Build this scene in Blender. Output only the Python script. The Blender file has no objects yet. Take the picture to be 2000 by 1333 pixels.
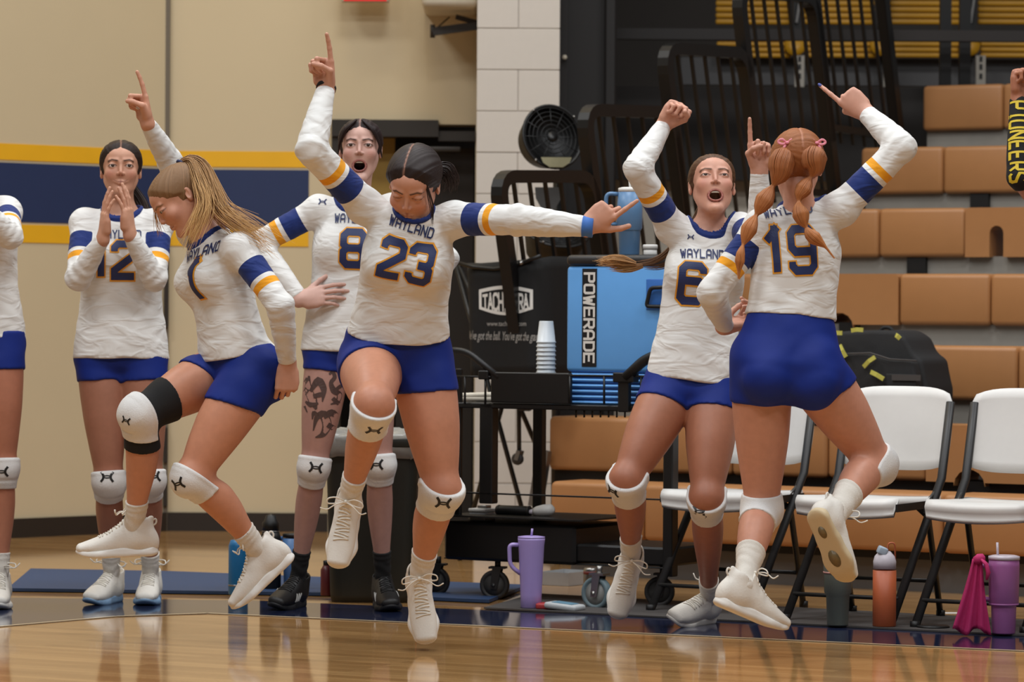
import bpy, bmesh, math, random
import numpy as np
from mathutils import Vector, Matrix
from mathutils.bvhtree import BVHTree

C = bpy.context.scene
COL = C.collection
random.seed(7)
RNG = np.random.default_rng(7)

# ------------------------------------------------------------------ camera
FPX, HCAM, PITCH, ROLL = 7240.0, 1.114, 0.00725, 0.0065
_f = np.array([0, math.cos(PITCH), -math.sin(PITCH)])
_r0 = np.array([1.0, 0, 0])
_u0 = np.cross(_r0, _f)
_r = _r0 * math.cos(ROLL) + _u0 * math.sin(ROLL)
_u = -_r0 * math.sin(ROLL) + _u0 * math.cos(ROLL)
EYE = np.array([0, 0, HCAM])
cam_data = bpy.data.cameras.new('camera')
cam = bpy.data.objects.new('camera', cam_data)
COL.objects.link(cam)
cam_data.sensor_width = 36
cam_data.lens = FPX / 2000 * 36
cam_data.clip_end = 100
_m = Matrix.Identity(4)
for _i in range(3):
    _m[_i][0], _m[_i][1], _m[_i][2], _m[_i][3] = _r[_i], _u[_i], -_f[_i], EYE[_i]
cam.matrix_world = _m
cam_data.dof.use_dof = True
cam_data.dof.focus_distance = 12.5
cam_data.dof.aperture_fstop = 5.0
C.camera = cam

def ray(px, py):
    return _f + _r * ((px - 1000) / FPX) - _u * ((py - 666.5) / FPX)
def P(px, py, d):                      # the place seen at a pixel, d metres away
    return EYE + ray(px, py) * d
def G(px, py, z=0.0):                  # the place on a level surface
    w = ray(px, py)
    return EYE + w * ((z - HCAM) / w[2])
def onplane(px, py, pt, n):
    w = ray(px, py)
    return EYE + w * (np.dot(pt - EYE, n) / np.dot(w, n))

# ------------------------------------------------------------------ world, lamps, exposure
C.view_settings.view_transform = 'Standard'
C.view_settings.look = 'None'
C.view_settings.exposure = -0.29
C.view_settings.gamma = 1.0
C.view_settings.use_curve_mapping = False
wd = bpy.data.worlds.new('world'); C.world = wd
wd.use_nodes = True
wd.node_tree.nodes['Background'].inputs[0].default_value = (1.0, 0.99, 0.98, 1)
wd.node_tree.nodes['Background'].inputs[1].default_value = 0.13
def lamp(name, loc, size, power, color=(.965, .985, 1.0), sy=None, target=None):
    l = bpy.data.lights.new(name, 'AREA'); l.energy = power; l.color = color
    l.shape = 'RECTANGLE'; l.size = size; l.size_y = sy or size
    o = bpy.data.objects.new(name, l); COL.objects.link(o); o.location = loc
    if target is not None:
        o.rotation_euler = (Vector(target) - Vector(loc)).to_track_quat('-Z', 'Y').to_euler()
    return o
for _x in (-4.2, 0.0, 4.2):
    for _y in (5.5, 10.0, 14.3):
        lamp('gym_ceiling_lamp', (_x, _y, 7.6), 1.6, 185, sy=1.1)
lamp('gym_ceiling_lamp', (-1.2, 17.0, 6.6), 1.2, 60, color=(1, .86, .62))

# ------------------------------------------------------------------ helpers
WL = {}                                 # where each parent stands (world)
def srgb(r, g, b):
    f = lambda c: (c / 255 / 12.92) if c / 255 <= .04045 else ((c / 255 + .055) / 1.055) ** 2.4
    return (f(r), f(g), f(b), 1)

def thing(name, label, cat, loc=(0, 0, 0), rotz=0, group=None):
    o = bpy.data.objects.new(name, None); COL.objects.link(o)
    o.empty_display_size = .1
    o.location = Vector(loc); o.rotation_euler = (0, 0, rotz)
    o['label'] = label; o['category'] = cat
    if group: o['group'] = group
    return o
def tag(o, label, cat, group=None):
    o['label'] = label; o['category'] = cat
    if group: o['group'] = group
    return o

def mesh_from(name, V, F, smooth=False):
    me = bpy.data.meshes.new(name)
    if isinstance(F, np.ndarray):
        n = F.shape[1]
        me.vertices.add(len(V)); me.vertices.foreach_set('co', np.asarray(V, np.float32).ravel())
        me.loops.add(F.size); me.loops.foreach_set('vertex_index', F.astype(np.int32).ravel())
        me.polygons.add(len(F)); me.polygons.foreach_set('loop_start', np.arange(0, F.size, n, dtype=np.int32))
        me.polygons.foreach_set('loop_total', np.full(len(F), n, np.int32))
        me.update(calc_edges=True)
        me.validate()
    else:
        me.from_pydata([tuple(map(float, v)) for v in V], [], F); me.update()
    if smooth:
        me.polygons.foreach_set('use_smooth', np.ones(len(me.polygons), bool))
    return me

def link(name, me, mat, parent=None, label=None):
    o = bpy.data.objects.new(name, me); COL.objects.link(o)
    if mat is not None and not me.materials: me.materials.append(mat)
    if parent is not None: o.parent = parent
    if label: o['label'] = label
    return o

class MB:
    """collects shapes, then becomes ONE mesh object"""
    def __init__(s): s.V = []; s.F = []; s.S = []
    def add(s, V, F, smooth=False):
        b = len(s.V)
        s.V += [tuple(map(float, v)) for v in V]
        for f in F: s.F.append([b + i for i in f]); s.S.append(smooth)
        return s
    def box(s, lo, hi, M=None, bevel=0, seg=2):
        bm = bmesh.new(); bmesh.ops.create_cube(bm, size=1)
        lo = Vector(lo); hi = Vector(hi)
        for v in bm.verts: v.co = Vector([(lo[i] + hi[i]) / 2 + v.co[i] * (hi[i] - lo[i]) for i in range(3)])
        if bevel: bmesh.ops.bevel(bm, geom=bm.edges[:], offset=bevel, segments=seg, affect='EDGES', profile=.5)
        if M is not None: bm.transform(M)
        bm.verts.index_update()
        s.add([v.co for v in bm.verts], [[v.index for v in f.verts] for f in bm.faces], bool(bevel) and seg > 1)
        bm.free(); return s
    def lathe(s, prof, n=28, M=None, smooth=True):
        V = []; F = []
        for (r, z) in prof:
            for i in range(n):
                a = 2 * math.pi * i / n
                V.append(Vector((r * math.cos(a), r * math.sin(a), z)))
        m = len(prof)
        for j in range(m - 1):
            for i in range(n):
                F.append([j * n + i, j * n + (i + 1) % n, (j + 1) * n + (i + 1) % n, (j + 1) * n + i])
        F.append(list(range(n))[::-1]); F.append([(m - 1) * n + i for i in range(n)])
        if M is not None: V = [M @ v for v in V]
        return s.add(V, F, smooth)
    def tube(s, pts, r, n=8, ry=None, up=None, closed=False, smooth=True, rad=None):
        """sweep of a round (or, with n=4 and ry, rectangular) section"""
        pts = [np.asarray(p, float) for p in pts]; m = len(pts)
        V = []; F = []; prev = None
        for i, p in enumerate(pts):
            if closed: t = pts[(i + 1) % m] - pts[i - 1]
            else: t = pts[min(i + 1, m - 1)] - pts[max(i - 1, 0)]
            t = t / (np.linalg.norm(t) + 1e-12)
            ref = prev if prev is not None and up is None else np.asarray(up if up is not None else (0, 0, 1) if abs(t[2]) < .9 else (1, 0, 0), float)
            a = ref - t * np.dot(ref, t); a /= np.linalg.norm(a) + 1e-12
            b = np.cross(t, a); prev = a
            k = rad[i] if rad is not None else 1.0
            for j in range(n):
                th = 2 * math.pi * (j + .5) / n
                if n == 4 and ry is not None:
                    q = 1.41421
                    V.append(p + a * ry * q * math.cos(th) * k + b * r * q * math.sin(th) * k)
                else:
                    V.append(p + a * (ry or r) * math.cos(th) * k + b * r * math.sin(th) * k)
        for i in range(m if closed else m - 1):
            for j in range(n):
                i2 = (i + 1) % m
                F.append([i * n + j, i * n + (j + 1) % n, i2 * n + (j + 1) % n, i2 * n + j])
        if not closed:
            F.append(list(range(n))[::-1]); F.append([(m - 1) * n + j for j in range(n)])
        return s.add(V, F, smooth)
    def poly(s, pts, thick, M=None):
        """outline in xy extruded along z"""
        n = len(pts); V = [Vector((x, y, 0)) for x, y in pts] + [Vector((x, y, thick)) for x, y in pts]
        F = [list(range(n))[::-1], [n + i for i in range(n)]] + [[i, (i + 1) % n, n + (i + 1) % n, n + i] for i in range(n)]
        if M is not None: V = [M @ v for v in V]
        return s.add(V, F)
    def mesh(s, name):
        me = bpy.data.meshes.new(name); me.from_pydata(s.V, [], s.F); me.update()
        bm = bmesh.new(); bm.from_mesh(me); bmesh.ops.recalc_face_normals(bm, faces=bm.faces[:]); bm.to_mesh(me); bm.free()
        if any(s.S): me.polygons.foreach_set('use_smooth', np.array(s.S, bool))
        return me
    def build(s, name, mat, parent=None, label=None):
        return link(name, s.mesh(name), mat, parent, label)

def T(x, y, z): return Matrix.Translation((x, y, z))
def RX(a): return Matrix.Rotation(a, 4, 'X')
def RY(a): return Matrix.Rotation(a, 4, 'Y')
def RZ(a): return Matrix.Rotation(a, 4, 'Z')
def frame4(o, x, y, z):
    m = Matrix.Identity(4)
    for i in range(3): m[i][0], m[i][1], m[i][2], m[i][3] = float(x[i]), float(y[i]), float(z[i]), float(o[i])
    return m
def arc(cx, cy, r, a0, a1, n=6):
    return [(cx + r * math.cos(a0 + (a1 - a0) * i / n), cy + r * math.sin(a0 + (a1 - a0) * i / n)) for i in range(n + 1)]
def rounded(pts, r, n=5):
    """3-D polyline with its inner corners rounded"""
    pts = [np.asarray(p, float) for p in pts]; out = [pts[0]]
    for i in range(1, len(pts) - 1):
        a, b, c = pts[i - 1], pts[i], pts[i + 1]
        u = (a - b); lu = np.linalg.norm(u); u /= lu; w = (c - b); lw = np.linalg.norm(w); w /= lw
        k = min(r, lu * .49, lw * .49); p0 = b + u * k; p1 = b + w * k
        for j in range(n + 1):
            t = j / n; out.append((1 - t) ** 2 * p0 + 2 * t * (1 - t) * b + t * t * p1)
    out.append(pts[-1]); return out

# ------------------------------------------------------------------ materials
MATS = {}
def mat(name, col, rough=.6, metal=0, var=.06, scale=40, bump=0, bscale=200, coat=0, trans=0, emis=None, spec=.5, sheen=0):
    if name in MATS: return MATS[name]
    m = bpy.data.materials.new(name); m.use_nodes = True
    nt = m.node_tree; b = nt.nodes['Principled BSDF']
    c = srgb(*col) if max(col) > 1.0001 else tuple(col) + (1,)
    b.inputs['Roughness'].default_value = rough; b.inputs['Metallic'].default_value = metal
    b.inputs['Specular IOR Level'].default_value = spec
    b.inputs['Coat Weight'].default_value = coat
    b.inputs['Transmission Weight'].default_value = trans
    b.inputs['Sheen Weight'].default_value = sheen
    tc = nt.nodes.new('ShaderNodeTexCoord')
    if var:
        n = nt.nodes.new('ShaderNodeTexNoise'); n.inputs['Scale'].default_value = scale; n.inputs['Detail'].default_value = 3
        nt.links.new(tc.outputs['Object'], n.inputs['Vector'])
        mx = nt.nodes.new('ShaderNodeMix'); mx.data_type = 'RGBA'
        mx.inputs[6].default_value = tuple(x * (1 - var) for x in c[:3]) + (1,)
        mx.inputs[7].default_value = tuple(min(1, x * (1 + var)) for x in c[:3]) + (1,)
        nt.links.new(n.outputs['Fac'], mx.inputs[0]); nt.links.new(mx.outputs[2], b.inputs['Base Color'])
    else:
        b.inputs['Base Color'].default_value = c
    if bump:
        n2 = nt.nodes.new('ShaderNodeTexNoise'); n2.inputs['Scale'].default_value = bscale; n2.inputs['Detail'].default_value = 2
        nt.links.new(tc.outputs['Object'], n2.inputs['Vector'])
        bp = nt.nodes.new('ShaderNodeBump'); bp.inputs['Strength'].default_value = bump; bp.inputs['Distance'].default_value = .002
        nt.links.new(n2.outputs['Fac'], bp.inputs['Height']); nt.links.new(bp.outputs['Normal'], b.inputs['Normal'])
    if emis:
        b.inputs['Emission Color'].default_value = srgb(*emis[0]); b.inputs['Emission Strength'].default_value = emis[1]
    MATS[name] = m; return m

def attr_mat(name, rough=.55, attr='Col', noise=.05, nscale=60, streak=None, bump=0, bscale=300, sss=0, spec=.4, sheen=0):
    """colour comes from the mesh's own colour attribute (skin, lips, brows, hair)"""
    if name in MATS: return MATS[name]
    m = bpy.data.materials.new(name); m.use_nodes = True
    nt = m.node_tree; b = nt.nodes['Principled BSDF']; b.inputs['Roughness'].default_value = rough
    b.inputs['Specular IOR Level'].default_value = spec; b.inputs['Sheen Weight'].default_value = sheen
    a = nt.nodes.new('ShaderNodeAttribute'); a.attribute_name = attr
    n = nt.nodes.new('ShaderNodeTexNoise'); n.inputs['Detail'].default_value = 2
    if streak:
        s = nt.nodes.new('ShaderNodeAttribute'); s.attribute_name = 'hs'
        n.noise_dimensions = '1D'; n.inputs['Scale'].default_value = streak
        nt.links.new(s.outputs['Fac'], n.inputs['W'])
    else:
        tc = nt.nodes.new('ShaderNodeTexCoord'); n.inputs['Scale'].default_value = nscale
        nt.links.new(tc.outputs['Object'], n.inputs['Vector'])
    mr = nt.nodes.new('ShaderNodeMapRange'); mr.inputs['From Min'].default_value = .25; mr.inputs['From Max'].default_value = .75
    mr.inputs['To Min'].default_value = 1 - noise; mr.inputs['To Max'].default_value = 1 + noise
    nt.links.new(n.outputs['Fac'], mr.inputs['Value'])
    vm = nt.nodes.new('ShaderNodeVectorMath'); vm.operation = 'SCALE'
    nt.links.new(a.outputs['Color'], vm.inputs[0]); nt.links.new(mr.outputs['Result'], vm.inputs['Scale'])
    nt.links.new(vm.outputs['Vector'], b.inputs['Base Color'])
    if sss:
        b.inputs['Subsurface Weight'].default_value = sss; b.inputs['Subsurface Scale'].default_value = .01
        b.inputs['Subsurface Radius'].default_value = (1, .35, .2)
    if bump:
        bp = nt.nodes.new('ShaderNodeBump'); bp.inputs['Strength'].default_value = bump; bp.inputs['Distance'].default_value = .0015
        nt.links.new(n.outputs['Fac'], bp.inputs['Height']); nt.links.new(bp.outputs['Normal'], b.inputs['Normal'])
    MATS[name] = m; return m

M_black = mat('black_metal', (13, 12, 12), .45, 0, .1, bump=.05)
M_blackp = mat('black_plastic', (15, 14, 14), .5, var=.1)
M_white = mat('white_plastic', (226, 224, 220), .45, var=.02)
M_dkgrey = mat('dark_grey_metal', (44, 43, 43), .45, .3, .06)
M_steel = mat('steel', (150, 148, 145), .3, .9, .05)
# ------------------------------------------------------------------ floor
def floor_material():
    m = bpy.data.materials.new('court_floor'); m.use_nodes = True
    nt = m.node_tree; N = nt.nodes; L = nt.links; b = N['Principled BSDF']
    g = N.new('ShaderNodeNewGeometry')
    mp = N.new('ShaderNodeMapping'); mp.inputs['Rotation'].default_value = (0, 0, math.radians(28))
    L.new(g.outputs['Position'], mp.inputs['Vector'])
    br = N.new('ShaderNodeTexBrick'); br.inputs['Scale'].default_value = 1
    br.inputs['Brick Width'].default_value = 1.3; br.inputs['Row Height'].default_value = .057
    br.inputs['Mortar Size'].default_value = .0012; br.inputs['Mortar Smooth'].default_value = .3
    br.inputs['Color1'].default_value = srgb(196, 152, 98); br.inputs['Color2'].default_value = srgb(168, 125, 76)
    br.inputs['Mortar'].default_value = srgb(120, 84, 50); br.inputs['Bias'].default_value = 0
    L.new(mp.outputs['Vector'], br.inputs['Vector'])
    ns = N.new('ShaderNodeTexNoise'); mp2 = N.new('ShaderNodeMapping'); mp2.inputs['Scale'].default_value = (1.5, 30, 1)
    mp2.inputs['Rotation'].default_value = (0, 0, math.radians(28))
    L.new(g.outputs['Position'], mp2.inputs['Vector']); L.new(mp2.outputs['Vector'], ns.inputs['Vector'])
    ns.inputs['Scale'].default_value = 1.5; ns.inputs['Detail'].default_value = 5
    mx = N.new('ShaderNodeMix'); mx.data_type = 'RGBA'; mx.blend_type = 'MULTIPLY'; mx.inputs[0].default_value = .35
    cr = N.new('ShaderNodeValToRGB'); cr.color_ramp.elements[0].position = .3; cr.color_ramp.elements[0].color = (.55, .5, .45, 1)
    cr.color_ramp.elements[1].position = .75; cr.color_ramp.elements[1].color = (1, 1, 1, 1)
    L.new(ns.outputs['Fac'], cr.inputs['Fac']); L.new(br.outputs['Color'], mx.inputs[6]); L.new(cr.outputs['Color'], mx.inputs[7])
    L.new(mx.outputs[2], b.inputs['Base Color'])
    b.inputs['Roughness'].default_value = .075; b.inputs['Specular IOR Level'].default_value = .5
    bp = N.new('ShaderNodeBump'); bp.inputs['Strength'].default_value = .05; bp.inputs['Distance'].default_value = .0015
    L.new(ns.outputs['Fac'], bp.inputs['Height']); L.new(bp.outputs['Normal'], b.inputs['Normal'])
    return m
fl = MB(); fl.box((-9, 1.5, -.12), (9, 26, 0)); o = fl.build('floor', floor_material()); o['kind'] = 'structure'

def slab(name, pts, z0, z1, m):
    mb = MB(); pts = [(p[0], p[1]) for p in pts]; mb.poly(pts, z1 - z0, T(0, 0, z0)); o = mb.build(name, m); o['kind'] = 'structure'; return o
M_navyfloor = mat('navy_floor_paint', (33, 40, 66), .08, var=.1, scale=6)
ga, gb = G(405, 1200), G(2000, 1274)
dirb = (gb - ga) / np.linalg.norm(gb - ga)
far = np.array([-dirb[1], dirb[0], 0])
g0, g1 = G(-160, 1240), G(230, 1206)
slab('trim_1', [g0, g1, ga, gb, gb + dirb * 2, gb + dirb * 2 + far * .75, ga + far * .62 - dirb * .15, G(-160, 1167)], 0, .0025, M_navyfloor)
M_line = mat('court_line_paint', (214, 196, 164), .13, var=.04)
def strip(name, a, b_, w, z, m):
    d = (b_ - a) / np.linalg.norm(b_ - a); n = np.array([-d[1], d[0], 0]) * w
    return slab(name, [a, b_, b_ + n, a + n], 0, z, m)
strip('trim_2', ga, gb, .018, .0035, M_line)
strip('trim_3', g1, ga, .018, .0035, M_line)
strip('trim_4', g0, g1, .018, .0035, M_line)
# ------------------------------------------------------------------ walls on the left
M_wall = mat('painted_wall', (200, 183, 150), .75, var=.03, scale=3, bump=.1, bscale=60)
M_navy = mat('navy_wall_paint', (28, 44, 84), .6, var=.06, scale=10)
M_gold = mat('gold_wall_paint', (230, 172, 16), .6, var=.05, scale=10)
M_base = mat('dark_baseboard', (38, 30, 24), .5, var=.1)
wa, wc = G(-330, 1068), G(322, 1038)
wa = wa + (wa - wc) / np.linalg.norm(wa - wc) * 5
wn = np.array([wc[0] - wa[0], wc[1] - wa[1], 0]); wn /= np.linalg.norm(wn); wback = np.array([-wn[1], wn[0], 0])
def vwall(name, a, b_, z0, z1, off, thick, m, kind='structure', parent=None):
    """upright slab from a to b_; off = how far its face stands in front of the line"""
    d = np.array([b_[0] - a[0], b_[1] - a[1], 0]); L = np.linalg.norm(d); d /= L; bk = np.array([-d[1], d[0], 0])
    mb = MB(); mb.box((0, -off, z0), (L, -off + thick, z1), frame4((a[0], a[1], 0), d, bk, (0, 0, 1)))
    o = mb.build(name, m, parent)
    if kind and parent is None: o['kind'] = kind
    return o
def zat(py, px, d): return P(px, py, d)[2]
vwall('wall_left', wa, wc, 0, 6.5, 0, .2, M_wall)
wl = vwall
wd_ = np.array([P(930, 600, 18.9)[0], 18.95, 0]); wb0 = np.array([wc[0], wc[1], 0])
vwall('baseboard_left', wa, wc, 0, .095, .015, .015, M_base)
zt = [zat(y, 300, 18.8) for y in (294, 325, 330, 441.5, 446, 480)]
def stripes(a, b_, nm):
    vwall('trim_5', a, b_, zt[1], zt[0], .004, .004, M_gold)
    vwall('trim_6', a, b_, zt[3], zt[2], .004, .004, M_navy)
    vwall('trim_7', a, b_, zt[5], zt[4], .004, .004, M_gold)
stripes(wa, wc, 'l')
# back wall (behind), with the door opening x 655..927
bx0, bx1, bx2, bx3 = wc[0], P(655, 600, 18.9)[0], P(927, 600, 18.9)[0], P(1095, 600, 18.9)[0]
yb = wc[1] + .02
hz = zat(243, 655, 18.9)
vwall('wall_back', (bx0, yb), (bx1, yb), 0, 6.5, 0, .2, M_wall)
vwall('wall_back', (bx1, yb), (bx2, yb), hz, 6.5, 0, .2, M_wall)
vwall('wall_back', (bx2, yb), (bx3, yb), 0, 6.5, 0, .2, M_wall)
vwall('baseboard_back', (bx0, yb), (bx1 - .03, yb), 0, .095, .015, .015, M_base)
stripes((bx0, yb), (P(605, 300, 18.9)[0], yb), 'b')
# dark seam where the two wall sections meet, with its hinges
M_seam = mat('seam_grey', (104, 94, 80), .6)
sm = MB(); sm.box((bx0 - .012, yb - .03, 0), (bx0 + .012, yb + .05, 6.5)); o = sm.build('trim_8', M_seam); o['kind'] = 'structure'
for zz in ((zat(640, 322, 18.8), zat(480, 322, 18.8)), (zat(905, 322, 18.8), zat(835, 322, 18.8)), (zat(990, 322, 18.8), zat(935, 322, 18.8))):
    h = MB(); h.box((bx0 - .008, yb - .05, zz[0]), (bx0 + .014, yb - .03, zz[1]), bevel=.003, seg=1)
    h.build('hinge', M_base, o)
# door opening
M_frame = mat('dark_bronze_frame', (38, 32, 25), .5, var=.08)
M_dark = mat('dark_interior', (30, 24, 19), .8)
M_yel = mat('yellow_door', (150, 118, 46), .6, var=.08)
d1 = MB(); zl = zat(268, 655, 18.9)
d1.box((bx1 - .02, yb - .04, zl), (P(857, 250, 18.9)[0], yb + .1, hz + .02)); d1.box((bx1 - .02, yb - .02, 0), (bx1 + .03, yb + .1, zl))
d1.box((P(857, 250, 18.9)[0], yb - .02, zl - .02), (bx2, yb + .1, zl + .03))
o = d1.build('door_1', M_frame); o['kind'] = 'structure'; dparent = o
lf = MB(); lf.box((bx1 + .12, yb + .15, .01), (P(770, 300, 18.9)[0], yb + .2, zl)); lf.build('door_leaf', M_yel, dparent)
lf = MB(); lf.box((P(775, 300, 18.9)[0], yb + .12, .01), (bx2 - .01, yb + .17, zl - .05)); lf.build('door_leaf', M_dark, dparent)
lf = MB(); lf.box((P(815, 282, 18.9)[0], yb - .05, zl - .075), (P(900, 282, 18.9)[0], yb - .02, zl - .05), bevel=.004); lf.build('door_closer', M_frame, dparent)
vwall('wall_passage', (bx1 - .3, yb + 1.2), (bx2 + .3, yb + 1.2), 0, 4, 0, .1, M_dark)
# exit sign, only its lower edge in view
ex = thing('exit_sign', 'red lit exit sign high on the cream wall at the top edge', 'sign', P(714, -28, 18.7) )
e = MB(); e.box((-.12, -.03, -.085), (.12, .03, .085), bevel=.006); e.build('housing', mat('sign_housing', (190, 178, 160), .5), ex)
e = MB(); e.box((-.108, -.034, -.08), (.108, -.028, .075)); e.build('face', mat('sign_face', (200, 30, 30), .4, emis=((220, 40, 40), .55)), ex)
_eb = MB()
for i, pls in enumerate(([((3, 6), (0, 6), (0, 0), (3, 0)), ((0, 3), (2.4, 3))], [((0, 0), (3, 6)), ((0, 6), (3, 0))], [((1.5, 0), (1.5, 6))], [((0, 6), (3, 6)), ((1.5, 6), (1.5, 0))])):
    for pl in pls: _eb.tube([(-.085 + i * .048 + x * .010, -.036, -.05 + z * .016) for x, z in pl], .004, 4, .006, up=(0, 1, 0), smooth=False)
_eb.build('lettering', mat('sign_letters', (236, 226, 216), .5), ex)
# soffit and bracket by the pillar
M_soffit = mat('soffit_paint', (196, 186, 166), .7)
so = MB(); a = P(826, 24, 18.6); so.box((a[0], 18.3, a[2]), (P(935, 24, 18.6)[0], 18.9, a[2] + 1.2), bevel=.03); o = so.build('trim_9', M_soffit); o['kind'] = 'structure'
bk = thing('wall_bracket', 'dark steel triangular bracket on the cream wall beside the white block pillar', 'bracket', P(930, 52, 18.5))
b = MB(); q = [np.array(P(x, y, 18.5)) - np.array(P(930, 52, 18.5)) for x, y in ((845, 62), (935, 50), (890, 33), (935, 45))]
b.tube([q[0], q[1]], .02, 4, .02, smooth=False); b.build('arm', M_frame, bk)
b = MB(); b.tube([q[2], q[3]], .012, 4, .012, smooth=False); b.tube([q[2] - np.array([0.03, 0, 0]), q[0]], .004, 6); b.build('brace', M_frame, bk)
b = MB(); b.tube([q[0] + np.array([0, 0, .035]), q[0] - np.array([0, 0, .03])], .014, 6); b.build('end_plate', M_frame, bk)

# ------------------------------------------------------------------ block pillar: each block is a piece
M_cmu = mat('painted_block', (204, 196, 186), .75, var=.03, scale=30, bump=.35, bscale=220)
px0, px1, py0 = P(928.5, 600, 18.2)[0], P(1090, 600, 18.2)[0], 18.2
core = MB(); core.box((px0 + .006, py0 + .006, 0), (px1 - .006, py0 + .5, 6.5)); o = core.build('wall_pillar', mat('block_joint', (186, 178, 168), .8)); o['kind'] = 'structure'
pillar = o
zj = zat(56, 1010, 18.2); ch = .2032; k0 = math.floor(zj / ch); zoff = zj - k0 * ch
blk = {}
for k in range(-1, 24):
    z0 = zoff + k * ch
    segs = [(px0, px1)] if k % 2 else [(px0, (px0 + px1) / 2 - .002), ((px0 + px1) / 2 + .002, px1)]
    for (a, c) in segs:
        w = c - a; key = round(w, 3)
        if key not in blk:
            m = MB(); m.box((0, 0, 0), (w, .45, ch - .004), bevel=.002, seg=1); blk[key] = m.mesh('block'); blk[key].materials.append(M_cmu)
        if z0 + ch < .02: continue
        ob = bpy.data.objects.new('block', blk[key]); COL.objects.link(ob); ob.parent = pillar; ob.location = (a, py0 + random.uniform(-.001, .001), z0 + .002)

# ------------------------------------------------------------------ dark end of the hall, right
M_dkwall = mat('dark_back_wall', (60, 55, 51), .8, var=.1, scale=4)
M_dkcol = mat('dark_column', (25, 21, 19), .6, var=.08)
M_beam = mat('dark_beam', (34, 29, 27), .6, var=.1)
M_skirt = mat('grey_panel', (84, 82, 82), .7, var=.08, scale=8)
yd = 23.0
vwall('wall_right', (P(1085, 300, yd)[0], yd), (P(2350, 300, yd)[0], yd), 0, 8, 0, .2, M_dkwall)
cx0, cx1 = P(1091, 300, 18.6)[0], P(1204, 300, 18.6)[0]
cb = MB(); cb.box((cx0, 18.75, 0), (P(1180, 300, 18.6)[0], 19.0, 6.5)); cb.box((P(1180, 300, 18.6)[0], 18.7, 0), (cx1, 19.0, 6.5), bevel=.01, seg=1)
cb.box((cx0, 18.69, 0), (P(1108, 300, 18.6)[0], 18.76, 6.5)); o = cb.build('trim_10', M_dkcol); o['kind'] = 'structure'
kb = MB(); kb.lathe([(.0, 0), (.012, 0), (.012, .012), (0, .014)], 10, T(*P(1103, 112, 18.66)) @ RX(math.pi / 2)); kb.build('knob', M_soffit, o)
# light strip of wall seen low between the railings
lw = MB(); a0 = P(1085, 380, 20.3); lw.box((a0[0], 20.3, 0), (P(1640, 380, 20.3)[0], 20.5, zat(352, 1300, 20.3))); o = lw.build('wall_low', mat('low_wall', (212, 203, 188), .8)); o['kind'] = 'structure'
# dark board above it
lw = MB(); lw.box((P(1200, 380, 20.25)[0], 20.15, zat(352, 1300, 20.2)), (P(2100, 380, 20.2)[0], 20.25, zat(172, 1600, 20.2))); o = lw.build('trim_11', mat('dark_low_board', (37, 33, 31), .75, var=.1)); o['kind'] = 'structure'
# ------------------------------------------------------------------ the bleachers' own directions
A0, B0 = G(1100, 1126), G(1900, 1165)
E1 = (B0 - A0) / np.linalg.norm(B0 - A0)
Q1 = np.array([-E1[1], E1[0], 0.0])
ANG = math.atan2(E1[1], E1[0])
FRM = frame4((0, 0, 0), E1, Q1, (0, 0, 1))
class Loc:
    """local x along the bleachers, y away from the court, z up, about a place"""
    def __init__(s, o): s.o = np.array(o, float)
    def px(s, px, py, q=0.0):
        w = onplane(px, py, s.o + Q1 * q, Q1) - s.o
        return float(np.dot(w, E1)), float(w[2])
    def P(s, px, py, q=0.0):
        x, z = s.px(px, py, q); return np.array([x, q, z])

M_seat = mat('brown_seat_plastic', (172, 120, 74), .42, var=.05, scale=14, bump=.06, bscale=300)
M_deck = mat('grey_deck', (142, 137, 129), .6, var=.08, scale=12)
M_kick = mat('grey_kick_panel', (98, 95, 92), .6, var=.08, scale=5)
bl = thing('bleacher', 'folded out bleacher with rows of tan brown moulded seats along the right side', 'bleacher', A0, ANG)
BL = Loc(A0)
Q = [0.0, .50] + [.50 + .74 * k for k in range(1, 7)]
TOP = []
for k, py in enumerate((968, 832, 676, 535, 406, 285, 165)):
    TOP.append(BL.px(1900, py, Q[k])[1])
H = .237; MW = .457
sm_ = MB(); sm_.box((.0015, 0, 0), (MW - .0015, .27, H), bevel=.022, seg=3); seatm = sm_.mesh('seat_module'); seatm.materials.append(M_seat)
def notch_mesh(cx, w, h):
    pts = [(.0015, 0), (cx - w, 0), (cx - w, h - w)] + [(cx + w * math.cos(a), h - w + w * math.sin(a)) for a in np.linspace(math.pi, 0, 8)] + [(cx + w, 0), (MW - .0015, 0), (MW - .0015, H - .015), (MW - .015, H), (.015, H), (.0015, H - .015)]
    m = MB(); m.poly(pts, .24, Matrix(((1, 0, 0, 0), (0, 0, 1, .0), (0, 1, 0, 0), (0, 0, 0, 1)))); me = m.mesh('seat_module'); me.materials.append(M_seat); return me
send = BL.px(1680, 330, Q[5])[0]
starts = [BL.px(1073, 980, Q[0])[0], BL.px(1070, 870, Q[1])[0]] + [send] * 5
rend = BL.px(2400, 900, 0)[0]
notches = {(4, BL.px(1946, 480, Q[4])[0]): (.036, .15), (3, BL.px(1640, 620, Q[3])[0]): (.07, .055), (1, BL.px(1893, 925, Q[1])[0]): (.07, .055)}
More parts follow.
